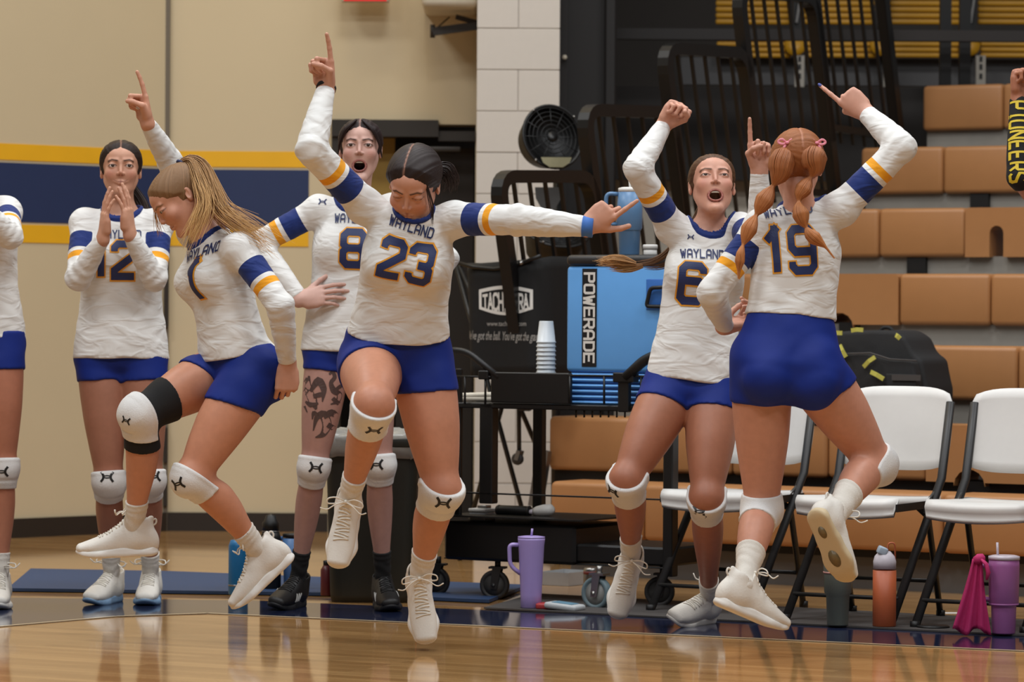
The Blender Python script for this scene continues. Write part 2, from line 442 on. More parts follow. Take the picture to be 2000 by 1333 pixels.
for k in range(7):
    s = starts[k]; z0 = TOP[k] - H
    while s < rend + .4 * k:
        me = seatm
        for (kk, sx), (w, h) in notches.items():
            if kk == k and s + w < sx < s + MW - w: me = notch_mesh(sx - s, w, h)
        ob = bpy.data.objects.new('seat_module', me); COL.objects.link(ob); ob.parent = bl
        ob.location = (s, Q[k], z0 + random.uniform(-.001, .001)); s += MW
    r = MB()
    lo = TOP[k - 1] - .03 if k else .02
    if k: r.box((starts[k] + .01, Q[k] + .045, lo - .06), (rend + .5 * k, Q[k] + .075, z0 + .004))
    if k: r.build('riser', M_deck if k > 1 else M_black, bl)
    d = MB(); d.box((starts[k] + .02, Q[k] + .08, z0 - .035), (rend + .5 * k, Q[k] + .75, z0 + .005)); d.build('deck', M_deck if k > 1 else M_black, bl)
    for ss in np.arange(starts[k] + .6, rend, 1.8):
        lg = MB(); lg.box((ss, Q[k] + (.02 if k > 1 else .15), 0 if k < 2 else TOP[k - 1] - .02), (ss + .1, Q[k] + .044 if k > 1 else Q[k] + .2, z0 + .01)); lg.build('bracket', M_blackp, bl)
kp = MB(); kp.box((starts[0] + .05, .10, .0), (rend, .13, TOP[0] - H - .02)); kp.build('kick_panel', M_kick, bl)

# ------------------------------------------------------------------ end railings, one per tier
M_rail = mat('black_rail_paint', (13, 12, 12), .4, .1, .1)
rp = onplane(968, 345, A0 + E1 * (send - .08), E1)
def rpx(px, py):
    w = onplane(px, py, A0 + E1 * (send - .08), E1) - rp
    return np.array([0, float(np.dot(w, Q1)), float(w[2])])
posts = ['lowest, beside the white block pillar', 'second from the bottom, behind the blue drink cooler', 'third from the bottom, above the open-mouthed player six',
         'fourth up, behind the red-haired player\'s raised hand', 'topmost, in front of the yellow seats at the right']
for i in range(5):
    rt = thing('guard_railing', 'black barred end railing, ' + posts[i], 'railing', rp + (Q1 * .74 + np.array([0, 0, .325])) * i, ANG, 'bleacher end railings')
    f = MB()
    tl, tr, bL, bR = rpx(970, 345), rpx(1152, 345), rpx(1030, 800), rpx(1212, 800)
    f.tube(rounded([bL, tl, tr, bR], .12, 6), .028, 4, .028, up=(1, 0, 0), smooth=False); f.build('frame', M_rail, rt)
    for t in np.linspace(0, 1, 7)[1:-1]:
        b = MB(); b.tube([tl * (1 - t) + tr * t, bL * (1 - t) + bR * t], .0075, 4, .0075, up=(1, 0, 0), smooth=False); b.build('baluster', M_rail, rt)
    b = MB(); lowb = [bL * .93 + tl * .07, bR * .93 + tr * .07]; b.tube(lowb, .018, 4, .018, up=(1, 0, 0), smooth=False); b.build('bottom_rail', M_rail, rt)

# ------------------------------------------------------------------ the level above: yellow slatted seats, skirt, beam
M_yslat = mat('yellow_seat_plastic', (196, 142, 22), .45, var=.08, scale=12)
def at(px, py, d): return P(px, py, d)
dz_ = 20.6
for (nm, y0, y1, x0, x1, d, m) in (('trim_12', 112, 172, 1330, 2400, 20.7, M_skirt), ('trim_13', 55, 84, 1190, 2400, 19.6, M_beam)):
    a, b2 = at(x0, y0, d), at(x1, y1, d)
    g = MB(); g.box((a[0], d, b2[2]), (b2[0], d + .08, a[2])); o = g.build(nm, m); o['kind'] = 'structure'
where = ['furthest left, behind the third railing', 'second from the left, behind the fourth railing', 'third from the left, behind the topmost railing', 'nearest the right edge of the photo, clear of the railings']
sl = None
for i, (xa, xb) in enumerate(((1400, 1545), (1572, 1712), (1742, 1885), (1915, 2070))):
    a, b2 = at(xa, 60, 20.6), at(xb, 60, 20.6)
    st = thing('stadium_seat', 'yellow slatted stadium seat, ' + where[i], 'seat', (a[0], 20.6, 0), 0, 'yellow seats on the upper level')
    w = b2[0] - a[0]
    for (ya, yb2, dy) in ((-26, 46, .12), (60, 114, 0)):
        n = 6 if ya < 0 else 5
        for j in range(n):
            z1 = at(xa, ya + (yb2 - ya) * j / n, 20.6)[2]; z2 = at(xa, ya + (yb2 - ya) * (j + .86) / n, 20.6)[2]
            s_ = MB(); s_.box((.0, dy, z2), (w, dy + .03, z1), bevel=.008, seg=2); s_.build('slat', M_yslat, st)
    zc = at(xb, 90, 20.6)[2]
    ar = MB(); ar.lathe([(0, 0), (.055, 0), (.06, .01), (.055, .02), (0, .02)], 18, T(w + .02, -.02, zc) @ RX(math.pi / 2)); ar.build('side_bracket', M_yslat, st)
    sd = MB(); sd.box((w + .015, .04, at(xb, 112, 20.6)[2]), (w + .06, .1, at(xb, -30, 20.6)[2])); sd.build('side_frame', M_blackp, st)
    sd = MB(); sd.tube([(w + .03, .02, at(xb, 44, 20.6)[2]), (w + .06, .02, at(xb, -30, 20.6)[2])], .015, 4, .006, smooth=False); sd.build('metal_strut', M_steel, st)
M_std = mat('white_slotted_steel', (176, 168, 156), .5, .1)
for i, px in enumerate((1560, 1733, 1913)):
    a, b2 = at(px - 9, 110, 20.55), at(px + 9, 171, 20.55)
    st = thing('slotted_upright', 'white slotted steel upright, ' + ('left one, left of the raised pointing hand', 'middle one, right of the raised pointing hand', 'right one, above the topmost brown bleacher seat')[i], 'bracket', (a[0], 20.5, b2[2]), 0, 'slotted uprights')
    w = b2[0] - a[0]; hh = a[2] - b2[2]
    u = MB(); u.box((0, 0, 0), (w, .03, hh)); u.build('upright', M_std, st)
    for zf in (.25, .55, .8):
        u = MB(); u.box((w * .35, -.004, hh * zf), (w * .65, .002, hh * zf + .03)); u.build('slot', M_black, st)
# the tall dark posts between the yellow seats
for i, px in enumerate((1846, 1884)):
    a = at(px, 100, 19.9); g = MB(); g.box((-.03, -.03, 0), (.03, .03, 4.2), T(a[0], a[1], 0)); o = g.build('steel_post', M_rail)
    tag(o, ('black steel post rising before the yellow seats, left of the pair', 'black steel post rising before the yellow seats, right of the pair')[i], 'post', 'pair of black posts')
# reflector lamp glint
# ------------------------------------------------------------------ mats on the floor
M_bluemat = mat('blue_mat', (40, 66, 104), .6, var=.08)
M_greymat = mat('grey_mat', (68, 64, 62), .75, var=.08, bump=.2)
def matobj(name, pts, th, m, label, cat):
    pts = [np.array(p) for p in pts]; c = sum(pts) / len(pts)
    mb = MB(); mb.poly([(p[0] - c[0], p[1] - c[1]) for p in pts], th)
    o = mb.build(name, m); o.location = (c[0], c[1], .0036); return tag(o, label, cat)
matobj('floor_mat', [G(15, 1157), G(640, 1166), G(955, 1180), G(1030, 1150), G(640, 1135), G(330, 1123), G(60, 1118)], .012, M_bluemat, 'long blue mat strip lying on the floor behind the players at left', 'mat')
matobj('floor_mat', [G(945, 1192), G(2080, 1250), G(2120, 1222), G(1045, 1164)], .006, M_greymat, 'dark grey mat strip under the folding chairs and the cart at right', 'mat')

# ------------------------------------------------------------------ folding chairs
def make_chair(origin, label):
    t = thing('folding_chair', label, 'chair', origin, ANG, 'white folding chairs by the bleachers')
    w = .21
    # backrest: curved white panel with round corners
    bm_ = MB(); nx, nz = 14, 8; V = []; F = []
    def sq(u, v): # superellipse-like outline: narrow the width near top and bottom
        k = 1 - .10 * max(0, v) ** 4 - .05 * max(0, -v) ** 4
        return u * .225 * k, v * .155 * (1 - .16 * abs(u) ** 4)
    for side in (0, 1):
        for j in range(nz + 1):
            for i in range(nx + 1):
                u = -1 + 2 * i / nx; v = -1 + 2 * j / nz
                x, z = sq(u, v); V.append((x, .215 + (z) * .22 + .03 * (1 - u * u) + (side * .022 * (1 - .5 * max(abs(u), abs(v)) ** 6)), .70 + z))
    n1 = (nx + 1) * (nz + 1)
    for j in range(nz):
        for i in range(nx):
            a = j * (nx + 1) + i; F.append([a, a + 1, a + nx + 2, a + nx + 1]); F.append([n1 + a, n1 + a + nx + 1, n1 + a + nx + 2, n1 + a + 1])
    ring = [i for i in range(nx + 1)] + [(j + 1) * (nx + 1) + nx for j in range(nz)] + [nz * (nx + 1) + i for i in range(nx - 1, -1, -1)] + [j * (nx + 1) for j in range(nz - 1, 0, -1)]
    for k in range(len(ring)): a, b = ring[k], ring[(k + 1) % len(ring)]; F.append([a, n1 + a, n1 + b, b])
    bm_.add(V, F, True); bm_.build('backrest', M_white, t)
    # seat: waterfall front edge
    s = MB(); V = []; F = []; ny = 10
    prof = [(-.235, .418), (-.24, .43), (-.232, .446), (-.20, .455), (-.1, .452), (.0, .448), (.1, .446), (.17, .45)]
    for u in np.linspace(-1, 1, 11):
        for (y, z) in prof: V.append((u * .205 * (1 - .05 * (y < -.2)), y + .02 * u * u * (y < -.15), z + .006 * u * u))
        for (y, z) in prof[::-1]: V.append((u * .205 * (1 - .05 * (y < -.2)), y + .012 + .02 * u * u * (y < -.15), z - .026 - .012 * (1 - u * u)))
    m = len(prof) * 2
    for i in range(10):
        for j in range(m): F.append([i * m + j, i * m + (j + 1) % m, (i + 1) * m + (j + 1) % m, (i + 1) * m + j])
    F.append(list(range(m))); F.append([10 * m + j for j in range(m)][::-1]); s.add(V, F, True); s.build('seat', M_white, t)
    for sx in (-1, 1):
        l = MB(); l.tube([(sx * w, .245, .80), (sx * w, .17, .52), (sx * w, -.255, .015)], .0125, 10, .017); lo = l.build('front_leg', M_dkgrey, t)
        k = MB(); k.lathe([(.0, 0), (.018, 0), (.018, .03), (.0, .03)], 10, T(sx * w, -.26, .0)); k.build('foot_cap', M_blackp, lo)
        l = MB(); l.tube([(sx * (w - .025), -.02, .44), (sx * (w - .03), .12, .38), (sx * (w - .03), .235, .012)], .011, 10, .015); lo = l.build('rear_leg', M_dkgrey, t)
        k = MB(); k.lathe([(.0, 0), (.017, 0), (.017, .03), (.0, .03)], 10, T(sx * (w - .03), .236, .0)); k.build('foot_cap', M_blackp, lo)
        l = MB(); l.tube([(sx * (w - .012), -.20, .425), (sx * (w - .012), .18, .43)], .009, 4, .014, smooth=False); l.build('seat_rail', M_blackp, t)
        l = MB(); l.tube([(sx * (w - .012), .03, .42), (sx * (w - .006), .12, .47)], .006, 6); l.build('hinge_bar', M_steel, t)
    l = MB(); l.tube([(-w, -.195, .10), (w, -.195, .10)], .008, 8); l.build('front_stretcher', M_dkgrey, t)
    l = MB(); l.tube([(-w + .03, .19, .14), (w - .03, .19, .14)], .008, 8); l.build('rear_stretcher', M_dkgrey, t)
    return t
def chair_at(px, py, label):
    p = G(px, py); o = p + E1 * .21 + Q1 * .255
    return make_chair(o, label)
chair_at(1272, 1197, 'white folding chair half hidden behind two players, leftmost of the three')
chair_at(1535, 1216, 'white folding chair under the black backpack, middle of the three')
chair_at(1788, 1230, 'white folding chair cut off by the right edge of the photo, rightmost of the three')

# ------------------------------------------------------------------ backpack on the second bleacher row
pk0 = A0 + Q1 * (Q[1] + .02) + np.array([0, 0, TOP[1]]); PK = Loc(pk0)
xa, za = PK.px(1600, 800); xb, zb = PK.px(1802, 640)
M_pack = mat('black_pack_fabric', (27, 26, 27), .8, var=.15, scale=60, bump=.3)
M_packt = mat('pack_grey_trim', (70, 66, 64), .8)
M_neon = mat('yellow_pull', (196, 190, 88), .6)
pk = thing('backpack', 'black backpack with yellow zip pulls lying on the bleacher seat behind the middle chair', 'backpack', pk0, ANG)
def px2(l, *pp): return [l.px(x, y) for x, y in pp]
prof = px2(PK, (1590, 832), (1590, 660), (1640, 647), (1700, 645), (1740, 646), (1762, 660), (1776, 690), (1795, 704), (1800, 735), (1806, 760), (1806, 832))
def extr(name, pts, q0, q1, m, parent, bevel=0):
    bm = bmesh.new(); vs = [bm.verts.new((x, q0, z)) for x, z in pts]; f = bm.faces.new(vs)
    r = bmesh.ops.extrude_face_region(bm, geom=[f]); 
    bmesh.ops.translate(bm, verts=[v for v in r['geom'] if isinstance(v, bmesh.types.BMVert)], vec=(0, q1 - q0, 0))
    if bevel: bmesh.ops.bevel(bm, geom=bm.edges[:], offset=bevel, segments=3, affect='EDGES', profile=.5)
    bmesh.ops.recalc_face_normals(bm, faces=bm.faces[:])
    me = bpy.data.meshes.new(name); bm.to_mesh(me); bm.free()
    if bevel: me.polygons.foreach_set('use_smooth', np.ones(len(me.polygons), bool))
    return link(name, me, m, parent)
extr('main_compartment', prof, .03, .30, M_pack, pk, .02)
pr2 = px2(PK, (1590, 832), (1590, 690), (1700, 692), (1740, 703), (1788, 706), (1796, 740), (1800, 832))
extr('front_pocket', pr2, -.03, .04, M_pack, pk, .015)
pr3 = px2(PK, (1740, 829), (1738, 730), (1797, 732), (1799, 829)); extr('side_panel', pr3, -.045, -.02, M_pack, pk, .006)
b = MB(); 
for (x, y, x2, y2, nm) in ((1687, 717, 1709, 698, 'zip_pull'), (1701, 727, 1726, 741, 'zip_pull'), (1630, 672, 1636, 695, 'zip_pull'), (1640, 675, 1652, 698, 'zip_pull'), (1663, 646, 1686, 645, 'zip_pull'), (1626, 653, 1645, 651, 'zip_pull'), (1750, 655, 1758, 662, 'zip_pull'), (1632, 700, 1640, 716, 'zip_pull')):
    b = MB(); a_, c_ = PK.P(x, y, -.05), PK.P(x2, y2, -.055); b.tube([a_, (a_ + c_) / 2 + np.array([0, -.006, .003]), c_], .009, 4, .003, up=(0, 1, 0), smooth=False); b.build(nm, M_neon, pk)
b = MB(); a_, c_ = PK.P(1742, 732, -.05), PK.P(1798, 735, -.05); b.box((a_[0], -.052, c_[2] - .02), (c_[0], -.046, a_[2])); b.build('reflective_strip', M_packt, pk)
b = MB(); b.tube([PK.P(1600, 693, -.035), PK.P(1700, 690, -.035), PK.P(1738, 702, -.035), PK.P(1790, 705, -.035)], .004, 6); b.build('zipper', M_packt, pk)
b = MB(); b.tube(rounded([PK.P(1718, 650, .1), PK.P(1724, 640, .1), PK.P(1740, 640, .1), PK.P(1748, 655, .1)], .02), .008, 6); b.build('carry_handle', M_pack, pk)

# ------------------------------------------------------------------ drinks cart
CT0 = G(965, 1174); CT = Loc(CT0)
ct = thing('utility_cart', 'black two-tier utility cart on casters carrying the blue cooler', 'cart', CT0, ANG)
def cbox(name, x0, y0, x1, y1, q0, q1, m=M_black, bevel=.004, parent=None):
    a = CT.px(x0, y0, q0); c = CT.px(x1, y1, q0)
    b = MB(); b.box((min(a[0], c[0]), q0, min(a[1], c[1])), (max(a[0], c[0]), q1, max(a[1], c[1])), bevel=bevel, seg=1)
    return b.build(name, m, parent or ct)
ztray = CT.px(1000, 790)[1]
cbox('top_tray', 880, 786, 1300, 806, 0, .42)
cbox('front_panel', 958, 727, 1111, 790, -.01, .02)
cbox('back_panel', 958, 760, 1111, 790, .40, .42)
cbox('post', 936, 788, 960, 985, .0, .05); cbox('post', 1296, 690, 1312, 1128, .0, .05)
cbox('post', 1040, 786, 1056, 1100, .37, .41); cbox('post', 888, 720, 898, 1010, .01, .03)
cbox('mid_rail', 880, 963, 1310, 977, .0, .03)
cbox('lower_tub', 866, 1018, 1122, 1105, .0, .40, bevel=.012)
cbox('tub_lip', 858, 1006, 1136, 1020, -.02, .42, bevel=.006)
cbox('lower_shelf', 1100, 1062, 1310, 1108, .02, .40, bevel=.008)
cbox('under_frame', 866, 1092, 1310, 1110, .02, .06)
for (x, y0, y1) in ((1113, 735, 790), (1180, 735, 790), (1252, 735, 790), (948, 735, 790), (908, 735, 790)):
    b = MB(); a_, c_ = CT.P(x, y0, -.008), CT.P(x, y1, -.008); b.tube([a_, c_], .0045, 6); b.build('basket_wire', M_black, ct)
for (x0, x1, y) in ((1111, 1298, 734), (880, 958, 735)):
    b = MB(); b.tube([CT.P(x0, y, -.008), CT.P(x1, y + 2, -.008)], .0045, 6); b.build('basket_rim', M_black, ct)
for x in np.linspace(1125, 1300, 12):
    b = MB(); b.tube([CT.P(x, 798, .1), CT.P(x, 816, .1)], .004, 5); b.build('tray_rib', M_black, ct)
b = MB(); b.tube(rounded([CT.P(872, 684, 0), CT.P(912, 686, 0), CT.P(975, 738, 0)], .05), .013, 8); b.build('handle', M_blackp, ct)
b = MB(); b.tube(rounded([CT.P(1222, 738, -.02), CT.P(1262, 700, -.02), CT.P(1300, 690, -.02)], .05), .02, 8); b.build('handle', M_blackp, ct)
cbox('handle_bracket', 1196, 728, 1236, 748, -.03, .02); cbox('handle_bracket', 1206, 745, 1226, 806, -.02, .01)
cbox('handle_bracket', 933, 724, 952, 742, -.02, .02)
def caster(px, py, r, mw, mr, fork, name='caster', parent=None, yaw=0.3, org=None):
    w = G(px, py); base = Vector(w - CT0 if org is None else w - org); Ri = Matrix.Rotation(-ANG, 4, 'Z'); l = Ri @ base
    M = T(l.x, l.y, 0) @ RZ(yaw)
    c = MB(); c.lathe([(.0, -.012), (r * .35, -.014), (r * .4, -.010), (r * .72, -.010), (r * .78, -.016), (r * .97, -.015), (r, -.008), (r, .008), (r * .97, .015), (r * .78, .016), (r * .72, .010), (r * .4, .010), (0, .012)], 30, M @ T(0, 0, r) @ RX(math.pi / 2)); o = c.build(name, mr, parent or ct)
    h = MB(); h.lathe([(0, -.0112), (r * .70, -.0112), (r * .70, .0112), (0, .0112)], 26, M @ T(0, 0, r) @ RX(math.pi / 2)); h.build('hub', mw, o)
    f = MB()
    for sy in (-1, 1): f.poly([(-.014, r - .014), (.014, r - .014), (.03, 2.15 * r), (-.005, 2.15 * r)], .003, M @ T(0, sy * .02, 0) @ RX(math.pi / 2))
    f.box((-.02, -.024, 2.1 * r), (.045, .024, 2.1 * r + .008), M); f.lathe([(0, 0), (.012, 0), (.012, .03), (0, .03)], 12, M @ T(.012, 0, 2.1 * r + .005))
    f.lathe([(0, -.026), (.008, -.026), (.008, .026), (0, .026)], 10, M @ T(0, 0, r) @ RX(math.pi / 2)); f.build('fork', fork, o)
    return o
M_tire = mat('dark_tire', (44, 42, 41), .6); M_hub = mat('dark_hub', (62, 60, 58), .6); M_btire = mat('blue_grey_tire', (104, 122, 128), .55); M_bhub = mat('grey_hub', (140, 140, 136), .5)
caster(966, 1172, .058, M_hub, M_tire, M_dkgrey); caster(1165, 1191, .062, M_bhub, M_btire, M_steel, yaw=-.1)
caster(1288, 1186, .058, M_hub, M_tire, M_dkgrey); caster(850, 1165, .058, M_hub, M_tire, M_dkgrey)
# cooler standing in the tray
def textmesh(s, size, off=0, ext=0, spacing=1.0, shear=0):
    cu = bpy.data.curves.new('t', 'FONT'); cu.body = s; cu.size = size; cu.offset = off; cu.extrude = ext; cu.align_x = 'CENTER'; cu.align_y = 'CENTER'; cu.space_character = spacing; cu.shear = shear
    cu.resolution_u = 3
    o = bpy.data.objects.new('t', cu); COL.objects.link(o); dg = bpy.context.evaluated_depsgraph_get(); dg.update()
    me = bpy.data.meshes.new_from_object(o.evaluated_get(dg)); bpy.data.objects.remove(o); bpy.data.curves.remove(cu); return me
M_cool = mat('cooler_blue_plastic', (104, 172, 240), .42, var=.04, scale=20)
M_white_ink = mat('white_ink', (225, 222, 215), .6, var=0)
M_black_ink = mat('black_ink', (18, 17, 18), .5, var=0)
c0 = CT0 + Q1 * .05 + np.array([0, 0, ztray]); CO = Loc(c0)
x0, zt_ = CO.px(1106, 520); x1, _ = CO.px(1305, 520); zr = CO.px(1200, 728)[1]; zl_ = CO.px(1200, 498)[1]
co = thing('drink_cooler', 'light blue insulated drink cooler with a dark lid standing on the black cart', 'cooler', c0, ANG)
b = MB(); b.box((x0, 0, zr), (x1, .36, zt_), bevel=.016, seg=3); b.build('body', M_cool, co)
nr = 6
rp_ = []
for i in range(nr):
    z1 = zr * (i) / nr + .004; z2 = zr * (i + 1) / nr
    b = MB(); b.box((x0 + .012, .004, z1), (x1 - .012, .35, z2 - .004), bevel=.0085, seg=3); b.build('base_rib', M_cool, co)
b = MB(); b.box((x0 + .02, .015, .002), (x1 - .02, .34, zr)); b.build('base', mat('cooler_base_blue', (30, 84, 150), .5), co)
M_lid = mat('cooler_lid_charcoal', (40, 39, 40), .45)
b = MB(); b.box((x0 + .0, -.008, zt_ + .002), (x1, .37, zl_), bevel=.018, seg=3); b.build('lid', M_lid, co)
sx0, sz0 = CO.px(1138, 525); sx1, sz1 = CO.px(1165, 717)
b = MB(); b.box((sx0, -.0025, sz1), (sx1, .002, sz0)); st_ = b.build('label_strip', M_black_ink, co)
LH = sz0 - sz1; lw_ = sx1 - sx0
# lettering down the strip, built from strokes
GL = {'P': [[(0, 0), (0, 6), (3.4, 6), (4, 5.4), (4, 3.4), (3.4, 2.8), (0, 2.8)]], 'O': [[(.6, 0), (3.4, 0), (4, .6), (4, 5.4), (3.4, 6), (.6, 6), (0, 5.4), (0, .6), (.6, 0)]],
      'W': [[(0, 6), (1, 0), (2, 4.2), (3, 0), (4, 6)]], 'E': [[(4, 6), (0, 6), (0, 0), (4, 0)], [(0, 3), (3.3, 3)]], 'R': [[(0, 0), (0, 6), (3.4, 6), (4, 5.4), (4, 3.4), (3.4, 2.8), (0, 2.8)], [(2, 2.8), (4, 0)]],
      'A': [[(0, 0), (0, 4.8), (1, 6), (3, 6), (4, 4.8), (4, 0)], [(0, 2.4), (4, 2.4)]], 'D': [[(0, 0), (0, 6), (3, 6), (4, 5), (4, 1), (3, 0), (0, 0)]],
      'a': [[(0, 0), (2, 6), (4, 0)], [(.8, 2), (3.2, 2)]], 'Y': [[(0, 6), (2, 3), (4, 6)], [(2, 3), (2, 0)]], 'L': [[(0, 6), (0, 0), (4, 0)]], 'N': [[(0, 0), (0, 6), (4, 0), (4, 6)]],
      'I': [[(2, 0), (2, 6)], [(1, 0), (3, 0)], [(1, 6), (3, 6)]], 'S': [[(4, 5.2), (3.2, 6), (.8, 6), (0, 5.2), (0, 3.8), (4, 2.2), (4, .8), (3.2, 0), (.8, 0), (0, .8)]], 'X': [[(0, 0), (4, 6)], [(0, 6), (4, 0)]], 'T': [[(0, 6), (4, 6)], [(2, 6), (2, 0)]],
      'C': [[(4, 5.2), (3.2, 6), (.8, 6), (0, 5.2), (0, .8), (.8, 0), (3.2, 0), (4, .8)]], 'H': [[(0, 0), (0, 6)], [(4, 0), (4, 6)], [(0, 3), (4, 3)]], 'K': [[(0, 0), (0, 6)], [(4, 6), (0, 3), (4, 0)]],
      '1': [[(.6, 4.6), (2, 6), (2, 0)]], '2': [[(0, 4.6), (0, 5.3), (.7, 6), (3.3, 6), (4, 5.3), (4, 3.9), (0, 1.1), (0, 0), (4, 0)]],
      '3': [[(0, 4.7), (0, 5.3), (.7, 6), (3.3, 6), (4, 5.3), (4, 3.7), (3.3, 3), (1.6, 3)], [(3.3, 3), (4, 2.3), (4, .7), (3.3, 0), (.7, 0), (0, .7), (0, 1.3)]],
      '6': [[(4, 4.7), (4, 5.3), (3.3, 6), (.7, 6), (0, 5.3), (0, .7), (.7, 0), (3.3, 0), (4, .7), (4, 2.6), (3.3, 3.3), (0, 3.3)]],
      '9': [[(0, 1.3), (0, .7), (.7, 0), (3.3, 0), (4, .7), (4, 5.3), (3.3, 6), (.7, 6), (0, 5.3), (0, 3.4), (.7, 2.7), (4, 2.7)]],
      '8': [[(.7, 3), (0, 3.7), (0, 5.3), (.7, 6), (3.3, 6), (4, 5.3), (4, 3.7), (3.3, 3), (.7, 3), (0, 2.3), (0, .7), (.7, 0), (3.3, 0), (4, .7), (4, 2.3), (3.3, 3)]]}
def strokes(s, w, sub=1.0, gap=1.6, nw=1, ext=0.0, which=None):
    """letter strokes as little quads in a plane: list of 4-point faces, unit 1/6 of the letter height"""
    out = []; x = 0
    for ci, ch in enumerate(s):
        if ch == ' ': x += 3; continue
        for pl in GL[ch]:
            pl = [np.array(p, float) for p in pl]; n_ = len(pl); loop = np.allclose(pl[0], pl[-1])
            def joint(i):                    # how far a stroke runs past its i-th corner
                if i in (0, n_ - 1):
                    if not loop: return ext
                    a, b, c = pl[-2], pl[0], pl[1]
                else: a, b, c = pl[i - 1], pl[i], pl[i + 1]
                u = (b - a) / np.linalg.norm(b - a); v = (c - b) / np.linalg.norm(c - b); th = math.acos(max(-1, min(1, float(u @ v))))
                return w / 2 * min(1.3, math.tan(th / 2))
            for i in range(n_ - 1):
                a, b = pl[i], pl[i + 1]; d = b - a; L = np.linalg.norm(d); d /= L; n = np.array([-d[1], d[0]])
                a2 = a - d * joint(i); b2 = b + d * joint(i + 1); m = max(1, int(np.ceil(np.linalg.norm(b2 - a2) / sub)))
                for k in range(m):
                    p, q = a2 + (b2 - a2) * k / m, a2 + (b2 - a2) * (k + 1) / m
                    for j in range(nw):
                        f0, f1 = w * (j / nw - .5), w * ((j + 1) / nw - .5)
                        if which is None or which == ci: out.append([(x + v[0], v[1]) for v in (p + n * f0, q + n * f0, q + n * f1, p + n * f1)])
        x += 4 + gap if ch not in '1I' else (2.8 + gap if ch == '1' else 3.2 + gap)
    return out, x - gap
qs, W = strokes('POWERADE', 1.25, 10, 1.7, 1, .6)
b = MB(); k_ = LH * .90 / W; hs_ = lw_ * .66 / 6
for iq, q in enumerate(qs):   # the word runs downwards: along -z, letters' tops to +x
    V = [(sx0 + lw_ * .5 + (v - 3) * hs_, -.0032 - iq * 1.5e-5, sz0 - LH * .05 - u * k_) for u, v in q]; b.add(V, [[0, 1, 2, 3]])
b.build('lettering', M_white_ink, st_)
hx0, hz0 = CO.px(1262, 545); hx1, hz1 = CO.px(1310, 607)
b = MB(); b.box((hx0, -.002, hz1), (hx1 + .02, .01, hz0), bevel=.004); b.build('handle_recess', mat('cooler_recess_blue', (52, 110, 190), .5), co)
b = MB(); b.tube(rounded([(hx1 + .01, -.015, hz0 - .03), (hx0 + .03, -.02, hz0 - .035), (hx0 + .012, -.02, hz1 + .015), (hx1 + .01, -.015, hz1 + .015)], .015), .008, 8); b.build('handle', M_blackp, co)

# cups: two kinds nested in one stack, every cup a thing
M_cup = mat('translucent_cup', (212, 218, 222), .35, var=.02); M_cup2 = mat('frosted_cup', (190, 198, 206), .3, var=.02)
u0 = CT0 + Q1 * .12 + np.array([0, 0, ztray]); U = Loc(u0); ucx, _ = U.px(1066, 780); zb0 = U.px(1066, 727)[1]; zb1 = U.px(1066, 672)[1]; zb2 = U.px(1066, 628)[1]
base_z = u0[2]; hcup = .085
cm = MB(); cm.lathe([(.0, hcup), (.026, hcup), (.0275, hcup - .003), (.036, .006), (.0385, .005), (.0385, 0), (.035, .0), (.025, hcup - .008), (0, hcup - .008)], 22); cupm = cm.mesh('plastic_cup'); cupm.materials.append(M_cup)
ORD = 'lowest,second,third,fourth,fifth,sixth,seventh,eighth,ninth,tenth,eleventh,twelfth,thirteenth,fourteenth,fifteenth,sixteenth,seventeenth,eighteenth,nineteenth,twentieth,twenty-first,twenty-second'.split(',')
pc = u0 + E1 * ucx; n = 15; pitch = (zb2 - hcup) / (n - 1)
for i in range(n):
    o = bpy.data.objects.new('plastic_cup', cupm); COL.objects.link(o); o.location = (pc[0], pc[1], pc[2] + .001 + i * pitch)
    tag(o, 'white plastic cup nested upside down, ' + (ORD[i] + ' from the bottom of the cup stack' if i < n - 1 else 'topmost, whole and uncovered, of the cup stack'), 'cup', 'white cups in one nested stack')

# towel on the tray
M_towel = mat('white_towel', (222, 214, 198), .9, var=.06, scale=60, bump=.4)
t0 = CT0 + Q1 * .2 + np.array([0, 0, ztray]); TL = Loc(t0); a_ = TL.px(905, 775); c_ = TL.px(962, 756)
tw = thing('folded_towel', 'white folded towel with a yellow corner on the left of the cart tray', 'towel', t0, ANG)
for i, zf in enumerate((.004, .024)):
    b = MB(); b.box((a_[0] + .01 * i, -.06, zf), (c_[0] + .03, .08, zf + .022), RY(-.04 if i else 0), bevel=.01, seg=3); b.build('fold', M_towel, tw)
b = MB(); b.box((a_[0] - .006, -.062, .004), (a_[0] + .016, -.01, .028), bevel=.008, seg=2); b.build('corner', mat('yellow_cloth', (214, 150, 30), .8), tw)

